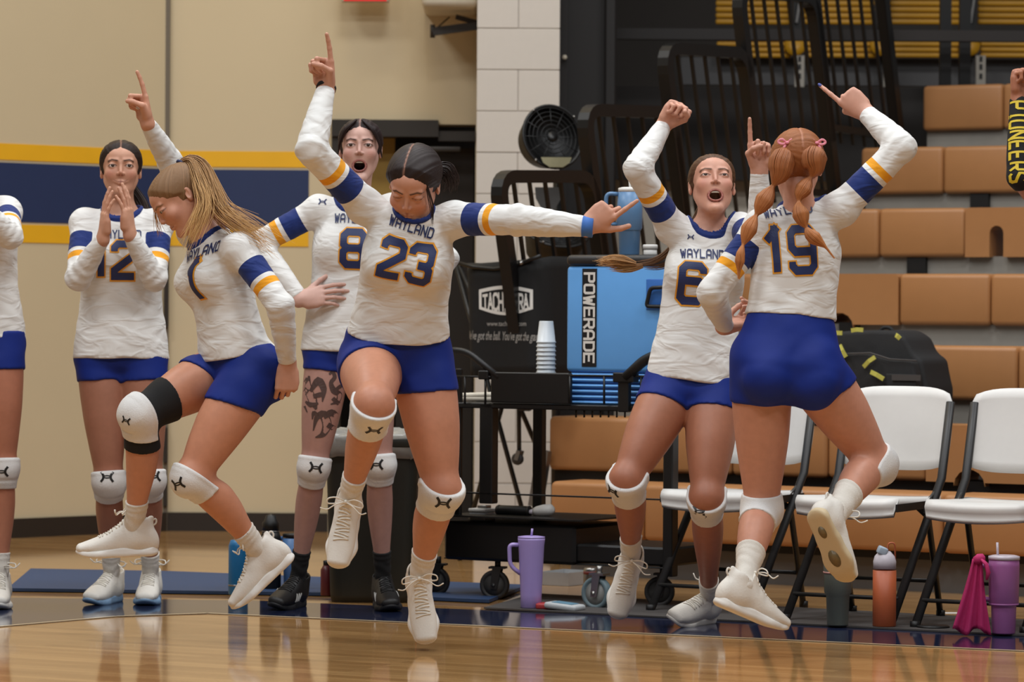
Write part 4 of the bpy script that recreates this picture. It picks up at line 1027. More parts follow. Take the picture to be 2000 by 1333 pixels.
def surfnet(D, c):
    ins = D < 0; nx, ny, nz = D.shape
    an = np.zeros((nx - 1, ny - 1, nz - 1), bool); al = ~an
    for i in (0, 1):
        for j in (0, 1):
            for k in (0, 1):
                s = ins[i:nx - 1 + i, j:ny - 1 + j, k:nz - 1 + k]; an |= s; al &= s
    act = an & ~al; I = np.argwhere(act); ids = np.full(act.shape, -1, np.int32); ids[act] = np.arange(len(I), dtype=np.int32)
    off = np.array([(i, j, k) for i in (0, 1) for j in (0, 1) for k in (0, 1)])
    vals = np.stack([D[I[:, 0] + o[0], I[:, 1] + o[1], I[:, 2] + o[2]] for o in off], 1)
    pos = np.stack([np.stack([c[a][I[:, a] + o[a]] for a in range(3)], 1) for o in off], 1)
    S = np.zeros((len(I), 3)); n = np.zeros(len(I))
    for a in range(8):
        for b in range(a + 1, 8):
            if np.abs(off[a] - off[b]).sum() != 1: continue
            m = (vals[:, a] < 0) != (vals[:, b] < 0); t = vals[m, a] / (vals[m, a] - vals[m, b])
            S[m] += pos[m, a] + (pos[m, b] - pos[m, a]) * t[:, None]; n[m] += 1
    V = S / n[:, None]; Fs = []
    for ax in range(3):
        o1, o2 = [(1, 2), (2, 0), (0, 1)][ax]
        sa = [slice(1, -1)] * 3; sb = [slice(1, -1)] * 3; sa[ax] = slice(0, -1); sb[ax] = slice(1, None)
        A, B = ins[tuple(sa)], ins[tuple(sb)]; E = np.argwhere(A != B)
        if not len(E): continue
        fl = A[tuple(E.T)]; base = E.copy(); base[:, o1] += 1; base[:, o2] += 1
        q = []
        for (d1, d2) in ((-1, -1), (0, -1), (0, 0), (-1, 0)):
            t = base.copy(); t[:, o1] += d1; t[:, o2] += d2; q.append(ids[t[:, 0], t[:, 1], t[:, 2]])
        q = np.stack(q, 1); q[~fl] = q[~fl][:, ::-1]; Fs.append(q)
    F = np.concatenate(Fs); F = F[(F >= 0).all(1)]
    return V, F
def relax(V, F, n=1, f=.5):
    for _ in range(n):
        S = np.zeros_like(V); c = np.zeros(len(V))
        for i in range(4):
            for j in (1, 3): np.add.at(S, F[:, i], V[F[:, (i + j) % 4]]); np.add.at(c, F[:, i], 1)
        V = V + (S / np.maximum(c, 1)[:, None] - V) * f
    return V
def put(name, V, F, m, parent, base, cols=None, attrs=None, label=None):
    me = mesh_from(name, V - base, F, True)
    if cols is not None: a = me.attributes.new('Col', 'FLOAT_COLOR', 'POINT'); a.data.foreach_set('color', np.c_[cols, np.ones(len(cols))].astype(f32).ravel())
    for k, v in (attrs or {}).items(): a = me.attributes.new(k, 'FLOAT', 'POINT'); a.data.foreach_set('value', np.asarray(v, f32))
    return link(name, me, m, parent, label)
def folds(X, Y, Z, amp, seed=0):
    a = np.sin(X * 31 + Z * 47 + 1.7 * np.sin(Y * 23 + Z * 11 + seed) + seed)
    b = np.sin(Z * 63 - X * 37 + 1.9 * np.sin(X * 17 - Y * 29 + 2 * seed))
    c = np.sin(X * 19 + Y * 27 - Z * 29 + 1.5 * np.sin(Z * 41 + seed))
    return amp * (a * .45 + b * .3 + c * .45)

# ------------------------------------------------------------------ head, hand and foot shapes, in their own frames
class Frame:
    def __init__(s, o, R, k=1.0, wide=1.0): s.o = np.asarray(o, float); s.R = np.asarray(R, float); s.k = k; s.kv = np.array((k * wide, k, k))
    def p(s, *q): return s.o + s.R @ (np.array(q, float) * s.kv)
    def rc(s, a, b, ra, rb): return RC(s.p(*a), s.p(*b), ra * s.k, rb * s.k)
    def el(s, c, r, R=None): return EL(s.p(*c), np.array(r) * (s.kv if R is None else s.k), s.R if R is None else s.R @ R)
    def loc(s, V): return (V - s.o) @ s.R / s.kv
def head_frame(o, fwd, up=(0, 0, 1), k=1.0, wide=1.0):
    f = nrm(fwd); u = perp(up, f); x = np.cross(-f, u); return Frame(o, np.stack([x, -f, u], 1), k, wide)
def head_prims(h, o=0.0, slit=.0055, smile=0, jawdrop=None):
    j = .030 * o if jawdrop is None else jawdrop
    P_ = [(h.el((0, .020, .030), (.0715, .090, .074)), .01, '+'), (h.el((0, -.024, -.026 - j * .3), (.0555, .066, .076 + j * .3)), .03, '+'), (h.el((0, -.032, .038), (.059, .059, .048)), .03, '+')]
    for x in (-1, 1):
        P_ += [(h.rc((x * .047, .006, -.040), (x * .016, -.064, -.091 - j), .014, .012), .03, '+'), (h.el((x * .037, -.064, -.026), (.021, .020, .019)), .028, '+'),
               (h.rc((x * .014, -.0895, .0205), (x * .042, -.079, .0225), .0045, .004), .014, '+')]
    P_ += [(h.el((0, -.0765, -.0945 - j), (.0145, .014, .0125)), .02, '+'), (h.rc((0, -.0885, .010), (0, -.1020, -.0250), .0046, .0064), .013, '+')]
    for x in (-1, 1):
        P_ += [(h.el((x * .0088, -.0945, -.0295), (.0060, .0080, .0052)), .006, '+'), (h.el((x * .031, -.104, .004), (.018, .013, .0105)), .013, '-'),
               (h.el((x * .031, -.0785, .003), (.0152, .0145, .0138)), .004, '+'), (h.el((x * .031, -.097, .0012), (.0132, .016, slit)), .0022, '-'),
               (h.el((x * .0725, .016, -.008), (.0075, .014, .028), np.array(RX(-.2).to_3x3()) @ np.array(RZ(x * .35).to_3x3())), .006, '+'),
               (h.el((x * .079, .010, -.006), (.005, .008, .016)), .004, '-')]
    mz = -.0590; lo = mz - .005 - j * .95; zc, rz = (mz + lo) / 2, (mz - lo) / 2
    if o > 0.05:
        P_ += [(h.el((0, -.078, zc), (.0185 + .0055 * o, .038, rz + .003)), .006, '-')]
        ring = [((.0178 + .0055 * o) * math.cos(a), -.0855 + .0065 * math.cos(a) ** 2 + (.006 * o if math.sin(a) < 0 else 0) * abs(math.sin(a)), zc + (rz + .0035) * math.sin(a)) for a in np.linspace(0, 2 * math.pi, 15)]
        for p, q in zip(ring[:-1], ring[1:]): P_.append((h.rc(p, q, .0026 if p[2] > zc else .0034, .0026 if q[2] > zc else .0034), .003, '+'))
    else:
        for x in (-1, 1):
            cx = .0185 + .006 * smile; cz = mz - .001 + .005 * smile
            P_ += [(h.rc((x * cx, -.0775 + .002 * smile, cz), (x * .005, -.0872, mz + .0025), .0026, .0042), .006, '+'), (h.rc((x * cx, -.0775 + .002 * smile, cz), (x * .005, -.0862, lo - .0005), .0028, .0052), .006, '+')]
        P_ += [(h.rc((-.005, -.0872, mz + .0025), (.005, -.0872, mz + .0025), .0040, .0040), .004, '+'), (h.rc((-.005, -.0862, lo - .0005), (.005, -.0862, lo - .0005), .0052, .0052), .004, '+')]
    return P_
def face_colours(h, V, skin, hairc, o=0., smile=0, slit=.0055, brow=1.0, lipc=(150, 74, 70), hasbrow=True):
    q = h.loc(V); C_ = np.tile(np.array(skin), (len(V), 1)); x, y, z = np.abs(q[:, 0]), q[:, 1], q[:, 2]
    near = (np.abs(q) < .16).all(1); j = .030 * o; mz = -.0590; lo = mz - .005 - j * .95
    def paint(w, c): C_[:] = C_ * (1 - w[:, None]) + np.array(c) * w[:, None]
    sm = lambda d, a, b: np.clip((b - d) / (b - a), 0, 1)
    front = near & (y < -.03)
    fr = front.astype(float)
    paint(fr * .28 * np.exp(-((x - .040) ** 2 + (z + .028) ** 2) / .018 ** 2), srgb(196, 104, 92)[:3])
    paint(fr * .15 * np.exp(-((x) ** 2 + (z + .026) ** 2) / .010 ** 2), srgb(196, 108, 96)[:3])
    zc, rz = (mz + lo) / 2, (mz - lo) / 2
    if o <= .05:
        cx = .0185 + .006 * smile; cz = mz - .001 + .005 * smile
        dl = np.minimum(RC((cx, -.0775 + .002 * smile, cz), (0, -.0872, mz + .0025), .0030, .0046).d(x, y, z), RC((cx, -.0775 + .002 * smile, cz), (0, -.0862, lo - .0005), .0030, .0058).d(x, y, z))
        paint(fr * .8 * sm(dl, -.0005, .0018), srgb(*lipc)[:3])
        paint(fr * .8 * sm(np.hypot((z - (mz - .001 + .005 * smile * (x / .0185) ** 2)) / 1, np.maximum(0, x - cx)), .0005, .0018), srgb(104, 48, 46)[:3])
    else:
        dm = np.hypot(x / (.0178 + .0055 * o), (z - zc) / (rz + .0035)); wl = .0036 / (rz + .0035)
        paint(fr * (y < -.06) * .8 * sm(np.abs(dm - 1), wl * .9, wl * 1.6), srgb(*lipc)[:3])
        paint(fr * sm(dm, 1 - wl * 1.0, 1 - wl * .6), srgb(66, 24, 22)[:3])
    bd = np.minimum(RC((.013, 0, .0195), (.033, 0, .0245), .0, .0).d(x, 0 * y, z), RC((.033, 0, .0245), (.046, 0, .0185), .0, .0).d(x, 0 * y, z))
    if hasbrow: paint((near & (y < -.055)) * .88 * brow * sm(bd, .0016, .0044), np.array(hairc) * .8)
    er = np.hypot((x - .031) / .0146, (z - .0012) / (slit + .0014)); up = np.where(z > .001, .9, .45)
    paint((near & (y < -.06)) * up * sm(np.abs(er - 1), .10, .34), srgb(48, 32, 28)[:3])
    dn = np.hypot(x - .0055, (z + .0345)); paint(fr * (y < -.083) * .6 * sm(dn, .0012, .0032), srgb(104, 52, 46)[:3])
    return C_

FING = [('i', .030, .090, (.044, .026, .021), .0088), ('m', .0095, .094, (.047, .029, .022), .0090), ('r', -.0105, .089, (.043, .027, .021), .0085), ('p', -.029, .080, (.034, .020, .019), .0075)]
HPOSE = {'point': ([(4, 6, 5), (78, 98, 55), (80, 98, 60), (80, 98, 60)], ((.040, .055, .024), (-.45, .55, .70), (-.85, .30, .30))),
         'fist': ([(80, 96, 60), (80, 96, 60), (80, 96, 60), (78, 94, 60)], ((.041, .056, .026), (-.35, .65, .68), (-.85, .35, .35))),
         'open': ([(6, 10, 6), (4, 8, 5), (6, 10, 6), (10, 12, 8)], ((.046, .052, .012), (.42, .88, .2), (.25, .95, .15))),
         'spread': ([(14, 18, 10), (16, 20, 12), (20, 22, 12), (24, 24, 14)], ((.048, .048, .014), (.6, .75, .2), (.45, .88, .15))),
         'relax': ([(50, 55, 30), (58, 62, 34), (62, 66, 36), (66, 66, 38)], ((.040, .056, .024), (-.1, .85, .5), (-.3, .85, .4))),
         'thumb': ([(2, 4, 3), (62, 92, 50), (76, 98, 58), (80, 98, 60)], ((.050, .050, .012), (.55, .82, .1), (.35, .92, .1)))}
def hand_prims(w, F, N, side, pose, k=1.0, tilt=0):
    """w wrist, F towards the fingers, N out of the palm, side 'R'/'L'"""
    F = nrm(F); N = perp(N, F); Tm = np.cross(F, N) * (1 if side == 'R' else -1)
    pt = lambda t, f, n: np.asarray(w) + (Tm * t + F * f + N * n) * k
    cur, th = HPOSE[pose]; out = []
    pal = LIMB(pt(0, 0, 0), pt(0, .088, 0), N, [(-.15, .026 * k, .020 * k), (.0, .027 * k, .019 * k), (.3, .035 * k, .019 * k), (.65, .041 * k, .0165 * k), (.95, .040 * k, .0125 * k)])
    out.append((pal, .02, '+')); out.append((RC(pt(.022, .022, .008), pt(*th[0]), .016 * k, .0115 * k), .012, '+')); out.append((RC(pt(-.026, .025, .008), pt(-.030, .060, .005), .014 * k, .011 * k), .012, '+'))
    for (nm, t, f, ls, r), cs in zip(FING, cur):
        p = pt(t, f - .006, 0); spread = t * (1.6 if pose in ('spread', 'open') else .6); th_ = 0; rr = r * k
        out.append((RC(pt(t * .8, f - .03, .001), p, rr * 1.0, rr * 1.08), .006, '+'))
        for l, c in zip(ls, cs):
            th_ += math.radians(c); d = nrm(F * math.cos(th_) + N * math.sin(th_) + Tm * spread * 2.2 * math.cos(th_)); e = p + d * l * k
            out.append((RC(p, e, rr * 1.0, rr * .90), .0035, '+')); p = e; rr *= .90
    p = pt(*th[0]); rr = .0108 * k
    for l, d in ((.034, th[1]), (.027, th[2])):
        dd = nrm(Tm * d[0] + F * d[1] + N * d[2]); e = p + dd * l * k; out.append((RC(p, e, rr, rr * .88), .004, '+')); p = e; rr *= .88
    tip = None
    return out
# ------------------------------------------------------------------ what the players wear
def jersey_material(name, white, navy, gold):
    m = bpy.data.materials.new(name); m.use_nodes = True; nt = m.node_tree; N = nt.nodes; L = nt.links; b = N['Principled BSDF']
    b.inputs['Roughness'].default_value = .75; b.inputs['Sheen Weight'].default_value = .1; b.inputs['Specular IOR Level'].default_value = .25
    a = N.new('ShaderNodeAttribute'); a.attribute_name = 'arm_t'; c = N.new('ShaderNodeAttribute'); c.attribute_name = 'collar'
    dv = N.new('ShaderNodeMath'); dv.operation = 'DIVIDE'; dv.inputs[1].default_value = .4; L.new(a.outputs['Fac'], dv.inputs[0])
    r = N.new('ShaderNodeValToRGB'); r.color_ramp.interpolation = 'CONSTANT'; e = r.color_ramp.elements
    e[0].position = 0; e[0].color = white; e[1].position = .075 / .4; e[1].color = navy
    for p, cc in ((.148, white), (.165, gold), (.192, white)): x = e.new(p / .4); x.color = cc
    L.new(dv.outputs[0], r.inputs['Fac'])
    lt = N.new('ShaderNodeMath'); lt.operation = 'LESS_THAN'; lt.inputs[1].default_value = .0118; L.new(c.outputs['Fac'], lt.inputs[0])
    mx = N.new('ShaderNodeMix'); mx.data_type = 'RGBA'; mx.inputs[7].default_value = navy; L.new(lt.outputs[0], mx.inputs[0]); L.new(r.outputs['Color'], mx.inputs[6])
    L.new(mx.outputs[2], b.inputs['Base Color'])
    tc = N.new('ShaderNodeTexCoord'); mp = N.new('ShaderNodeMapping'); mp.inputs['Rotation'].default_value = (.5, .6, .3); mp.inputs['Scale'].default_value = (1, 1, 2.6)
    L.new(tc.outputs['Object'], mp.inputs['Vector'])
    n = N.new('ShaderNodeTexNoise'); n.inputs['Scale'].default_value = 6.5; n.inputs['Detail'].default_value = 2.5; n.inputs['Distortion'].default_value = .7
    L.new(mp.outputs['Vector'], n.inputs['Vector'])
    s1 = N.new('ShaderNodeMath'); s1.operation = 'SUBTRACT'; s1.inputs[1].default_value = .5; L.new(n.outputs['Fac'], s1.inputs[0])
    s2 = N.new('ShaderNodeMath'); s2.operation = 'ABSOLUTE'; L.new(s1.outputs[0], s2.inputs[0])
    s3 = N.new('ShaderNodeMapRange'); s3.inputs['From Max'].default_value = .16; s3.inputs['To Min'].default_value = 1; s3.inputs['To Max'].default_value = 0; s3.interpolation_type = 'SMOOTHSTEP'; L.new(s2.outputs[0], s3.inputs['Value'])
    bp = N.new('ShaderNodeBump'); bp.inputs['Strength'].default_value = .32; bp.inputs['Distance'].default_value = .008
    L.new(s3.outputs['Result'], bp.inputs['Height']); L.new(bp.outputs['Normal'], b.inputs['Normal'])
    return m
C_WHITE, C_NAVY, C_GOLD = srgb(226, 225, 222), srgb(28, 48, 112), srgb(236, 160, 30)
M_jersey = jersey_material('white_jersey_fabric', C_WHITE, C_NAVY, C_GOLD)
M_blueshirt = jersey_material('blue_shirt_fabric', srgb(26, 44, 104), srgb(26, 44, 104), srgb(26, 44, 104))
M_shorts = mat('royal_blue_spandex', (18, 42, 126), .62, var=.05, scale=18, bump=.2, bscale=30, spec=.25)
M_pad = mat('white_knee_pad', (222, 221, 219), .85, var=.04, scale=80, bump=.5, bscale=240)
M_brace = mat('black_brace_fabric', (14, 13, 14), .85, var=.1, bump=.2)
M_sock = mat('white_sock', (220, 214, 204), .9, var=.05, scale=60, bump=.5, bscale=200)
M_bsock = mat('black_sock', (19, 18, 18), .9, var=.1, bump=.3)
M_shoe = mat('white_shoe_knit', (226, 221, 212), .7, var=.06, scale=25, bump=.35, bscale=140)
M_sole = mat('white_rubber_sole', (230, 227, 221), .5, var=.04, scale=18)
M_gum = mat('worn_cream_sole', (206, 186, 150), .6, var=.08, scale=16)
M_lace = mat('shoe_lace', (232, 226, 214), .8, var=.03)
M_bshoe = mat('black_shoe_leather', (26, 24, 24), .5, var=.1, bump=.15)
M_bsole = mat('blue_tinted_sole', (128, 160, 192), .45, var=.06, scale=14)
M_dsole = mat('dark_rubber_sole', (30, 30, 34), .6)
M_navy_ink = mat('navy_print', (26, 40, 88), .55, var=0)
M_gold_ink = mat('gold_print', (232, 158, 34), .55, var=0)
M_skin = attr_mat('skin', .48, noise=.05, nscale=45, sss=.0, spec=.45)
M_hair = attr_mat('hair', .55, noise=.34, streak=90, bump=.25, spec=.28)
M_strand = attr_mat('hair_strands', .5, noise=.30, streak=9, spec=.35)
M_eye = mat('eye_white', (206, 200, 194), .25, var=0); M_iris = mat('iris_brown', (52, 34, 24), .25, var=0)
M_teeth = mat('teeth', (214, 206, 190), .35, var=0)
M_band = mat('blue_wristband', (62, 112, 190), .7); M_tie = mat('black_hair_tie', (17, 16, 16), .8); M_bow = mat('pink_ribbon', (226, 138, 152), .6, var=.05); M_nail = mat('blue_nail', (58, 70, 140), .3); M_wnail = mat('white_nail', (222, 214, 210), .3)
M_ink = mat('tattoo_ink', (84, 64, 60), .5, var=.25, scale=90)

# shoe: built once per style from its own shapes, then set on each foot
def shoe_meshes():
    up = [(LIMB((0, -.055, .052), (0, .185, .034), (0, 0, 1), [(0, .034, .046), (.25, .037, .052, 0, .008), (.45, .040, .052, 0, .008), (.65, .0445, .039, 0, .003), (.85, .043, .029), (1, .035, .020)]), .01, '+'),
          (RC((0, -.010, .06), (0, -.022, .112), .040, .038), .03, '+'), (RC((0, .045, .078), (0, .012, .128), .026, .018), .025, '+'),
          (RC((0, -.05, .09), (0, -.062, .132), .012, .008), .012, '+'), (RC((0, -.014, .105), (0, -.022, .2), .031, .034), .006, '-')]
    g = Grid((-.07, -.12, -.01), (.07, .24, .16), .0042); D = g.full(); A, sl = fill(g, up, .04); D[sl] = A
    X, Y, Z = g.xyz(tuple(slice(0, len(c)) for c in g.c))
    D = smax(D, (.020 - Z) + 0 * D, .004); V, F = surfnet(D, g.c); upper = (relax(V, F, 1), F)
    D = g.full() * 0 + 1
    d2 = np.minimum(np.minimum(np.hypot(X, Y + .042) - .0375, np.hypot(X + .006 * 0, Y - .118) - .0485), np.hypot(X - .0, Y - .168) - .038)
    seg = lambda a, b, ra, rb: (lambda t: np.hypot(X, Y - (a + (b - a) * t)) - (ra + (rb - ra) * t))(np.clip((Y - a) / (b - a), 0, 1))
    d2 = smin(seg(-.042, .04, .0375, .038), smin(seg(.04, .12, .038, .0485), seg(.118, .168, .0485, .037), .01), .012)
    wave = .004 * np.sin(Y * 34) + .010 * np.exp(-((Y + .075) / .03) ** 2)
    zt = .030 + wave; zb = .022 * np.clip((Y - .13) / .08, 0, 1) ** 2 + .012 * np.clip((-.05 - Y) / .04, 0, 1) ** 2
    D = smax(smax(d2 - .003 * np.exp(-((Z - .012) / .008) ** 2), Z - zt, .008), zb - Z, .008).astype(f32) + 0 * g.full()
    V, F = surfnet(D, g.c); sole = (relax(V, F, 1), F)
    return upper, sole
_up, _so = shoe_meshes()
def mk(name, VF, m):
    me = mesh_from(name, VF[0], VF[1], True); me.materials.append(m); return me
UP = {'white': mk('shoe', _up, M_shoe), 'black': mk('shoe', _up, M_bshoe)}
SO = {k: mk('sole', _so, m) for k, m in (('white', M_sole), ('gum', M_gum), ('blue', M_bsole), ('dark', M_dsole))}
_bvu = BVHTree.FromPolygons([Vector(v) for v in _up[0]], [list(map(int, f)) for f in _up[1]])
def on_shoe(x, y, off=.002):
    h = _bvu.ray_cast(Vector((x, y, .3)), Vector((0, 0, -1))); return np.array([x, y, (h[0].z if h[0] else .06) + off])
def lace_mesh(loops):
    b = MB()
    for k in range(6):
        y = .030 + k * .017; s = .020 + .001 * k
        b.tube([on_shoe(x, y + .004 * (x / s) * (-1) ** k) for x in np.linspace(-s, s, 7)], .0026, 6, .0018)
        b.tube([on_shoe(x, y + .008 - .004 * (x / s) * (-1) ** k) for x in np.linspace(-s, s, 7)], .0024, 6, .0016)
    k0 = on_shoe(0, .024, .006)
    if loops:
        for sx in (-1, 1):
            pts = [k0 + np.array(v) for v in ((0, 0, 0), (sx * .03, -.004, .018), (sx * .058, .004, .016), (sx * .060, .016, .0), (sx * .034, .012, -.001), (0, .002, 0))]
            b.tube(rounded(pts, .012, 3), .0024, 6)
            b.tube(rounded([k0, k0 + np.array((sx * .03, .02, .012)), k0 + np.array((sx * .055, .038, -.004)), k0 + np.array((sx * .075, .04, .012 if sx > 0 else .02))], .02, 3), .0022, 6)
    b.lathe([(0, -.005), (.006, -.004), (.007, 0), (.006, .004), (0, .005)], 8, T(*k0))
    me = b.mesh('laces'); me.materials.append(M_lace); return me
LACE = {True: lace_mesh(True), False: lace_mesh(False)}
LACEB = LACE[False].copy(); LACEB.materials.clear(); LACEB.materials.append(M_bshoe)
_b = MB()
for k in range(3):
    for sx in (-1, 1):
        pts = []
        for t in np.linspace(0, 1, 5):
            z = .036 + .030 * t; y = .055 + .022 * k - .012 * t; h = _bvu.ray_cast(Vector((sx * .2, y, z)), Vector((-sx, 0, 0)))
            if h[0]: pts.append(np.array([h[0].x + sx * .001, y, z]))
        if len(pts) > 2: _b.tube(pts, .0045, 4, .0008, smooth=False, up=(1, 0, 0))
STRIPES = _b.mesh('side_stripes'); STRIPES.materials.append(M_white_ink)
_b = MB(); _b.box((-.008, -.006, .0), (.008, -.002, .022), T(0, .018, .128)); TONGUE = _b.mesh('tongue_tab'); TONGUE.materials.append(M_white_ink)
_b = MB(); _b.tube(rounded([(0, -.058, .120), (0, -.078, .130), (0, -.078, .112), (0, -.064, .104)], .008, 3), .0035, 6); HEELLOOP = _b.mesh('heel_loop'); HEELLOOP.materials.append(M_shoe)
_b = MB(); _b.lathe([(0, 0), (.006, 0), (.006, .002), (0, .0025)], 10, T(0, .020, .126) @ RX(math.pi / 2 - .4)); TAB = _b.mesh('tongue_tab'); TAB.materials.append(M_gold_ink)
SOLEWIN = []
for (y, s) in ((.10, .020), (-.0, .014)):
    _b = MB(); _b.lathe([(0, 0), (s, .0), (s * .8, .002), (0, .002)], 14, T(0, y, -.0008) @ Matrix.Diagonal((1, 1.6, 1, 1)))
    SOLEWIN.append(_b.mesh('sole_window')); SOLEWIN[-1].materials.append(mat('sole_window_brown', (122, 104, 70), .4))

def inst(name, me, parent, M):
    o = bpy.data.objects.new(name, me); COL.objects.link(o); o.parent = parent; o.matrix_basis = M; return o

# hair strands along a path
def strands(path, rad, n, seed=0, r=.0012, seg=22, wave=.004, flat=1.0, up=None, shell=False, spread=0):
    rg = np.random.default_rng(seed); path = np.array(path, float)
    d = np.r_[0, np.cumsum(np.linalg.norm(np.diff(path, axis=0), axis=1))]; t = np.linspace(0, 1, seg)
    # smooth path
    from_ = d / d[-1]; P_ = np.stack([np.interp(t, from_, path[:, i]) for i in range(3)], 1)
    for _ in range(3): P_[1:-1] = (P_[:-2] + 2 * P_[1:-1] + P_[2:]) / 4
    R_ = np.interp(t, np.linspace(0, 1, len(rad)), rad)
    T_ = np.gradient(P_, axis=0); T_ /= np.linalg.norm(T_, axis=1)[:, None] + 1e-9
    ref = np.array(up if up is not None else (0.3, 1, .2)); A = np.array([perp(ref, tt) for tt in T_]); B = np.cross(T_, A)
    V, F, H, K = [], [], [], []
    for i in range(n):
        ph = rg.uniform(0, 2 * math.pi); rr = 1.0 if shell else math.sqrt(rg.uniform(.05, 1)); w = rg.uniform(0, 6); hv = rg.uniform(0, 10)
        t1 = 1 if shell else rg.uniform(.78, 1); sp = rg.normal(0, spread, 3)
        base = len(V); q = P_ + (A * (np.cos(ph) * rr) + B * (np.sin(ph) * rr * flat)) * R_[:, None] + wave * np.sin(t * 7 + w)[:, None] * t[:, None] * A + (t ** 2)[:, None] * sp
        q = P_[0] + (q - P_[0]) if t1 == 1 else np.stack([np.interp(np.linspace(0, t1, seg), t, q[:, k]) for k in range(3)], 1)
        rw = r * (1 - .75 * np.linspace(0, 1, seg) ** 3)
        for s in range(seg):
            for k in range(4):
                a = math.pi / 2 * k; V.append(q[s] + (A[s] * math.cos(a) + B[s] * math.sin(a)) * rw[s]); H.append(hv); K.append(s / seg)
        for s in range(seg - 1):
            for k in range(4): F.append((base + s * 4 + k, base + s * 4 + (k + 1) % 4, base + s * 4 + 4 + (k + 1) % 4, base + s * 4 + 4 + k))
    return np.array(V), np.array(F), np.array(H), np.array(K)

def decal(name, quads, c, U, Vv, N, bvh, m, parent, base, off):
    """flat print laid on a surface: quads in metres about c, dropped along -N"""
    b = MB(); cache = {}
    for iq, q in enumerate(quads):
        W = []; ok = True
        for (u, v) in q:
            o = c + U * u + Vv * v + N * .25; h = bvh.ray_cast(Vector(o), Vector(-N), .5)
            if h[0] is None: ok = False; break
            W.append(np.array(h[0]) + N * (off + (iq % 60) * 6e-6) - base)
        if ok and max(np.linalg.norm(W[0] - w) for w in W) < .003 + 1.7 * max(math.hypot(q[0][0] - w[0], q[0][1] - w[1]) for w in q): b.add(W, [[0, 1, 2, 3]])
    return b.build(name, m, parent) if b.V else None
def text_quads(s, h, stroke, wide=.62, gap=1.6, arch=0, ext=.0, which=None):
    q, W = strokes(s, stroke, .45 if h > .08 else .8, gap, 3 if h > .08 else 1, ext, which); k = h / 6; kx = k * wide / .66
    return [[((u - W / 2) * kx, (v - 3) * k + arch * (1 - ((u - W / 2) / (W / 2 + 1e-6)) ** 2)) for u, v in qq] for qq in q]
EMB = [[(-1, .78), (-.68, .36), (-.60, 0), (-.68, -.36), (-1, -.78)], [(1, .78), (.68, .36), (.60, 0), (.68, -.36), (1, -.78)], [(-.62, .13), (0, .20), (.62, .13)], [(-.62, -.13), (0, -.20), (.62, -.13)]]
def emblem_quads(s):
    out = []
    for pl, w in zip(EMB, (.38, .38, .20, .20)):
        for a, b in zip(pl[:-1], pl[1:]):
            a = np.array(a); b = np.array(b); d = b - a; L = np.linalg.norm(d); d /= L; n = np.array([-d[1], d[0]]) * w / 2; a = a - d * .06; b = b + d * .06
            out.append([tuple(v * s) for v in (a - n, b - n, b + n, a + n)])
    return out

TH = [(-.12, .092, .094, 0, -.004), (.05, .094, .098), (.25, .092, .098, 0, .005), (.5, .083, .090, 0, .008), (.75, .067, .073, 0, .006), (.90, .056, .060, 0, .002), (1, .053, .058)]
SH = [(0, .052, .056), (.10, .050, .053, 0, -.005), (.30, .055, .061, 0, -.018), (.48, .049, .054, 0, -.017), (.72, .034, .038, 0, -.007), (.92, .028, .033), (1.02, .030, .036)]
UA = [(0, .043, .045), (.3, .042, .044), (.6, .040, .041), (1, .036, .036)]
FA = [(0, .037, .037), (.2, .040, .039), (.5, .035, .034), (.8, .028, .025), (1.0, .026, .020)]
TB = [(-.08, .10, .066), (-.03, .146, .094), (.02, .166, .108, 0, -.012), (.16, .160, .105, 0, -.008), (.42, .122, .085), (.62, .130, .092), (.80, .140, .098), (.92, .105, .080), (1.0, .055, .055)]
TJ = [(-.25, .182, .124), (0, .180, .126), (.16, .176, .124), (.42, .152, .108), (.62, .153, .112), (.80, .156, .114), (.92, .122, .094), (1.0, .070, .066)]

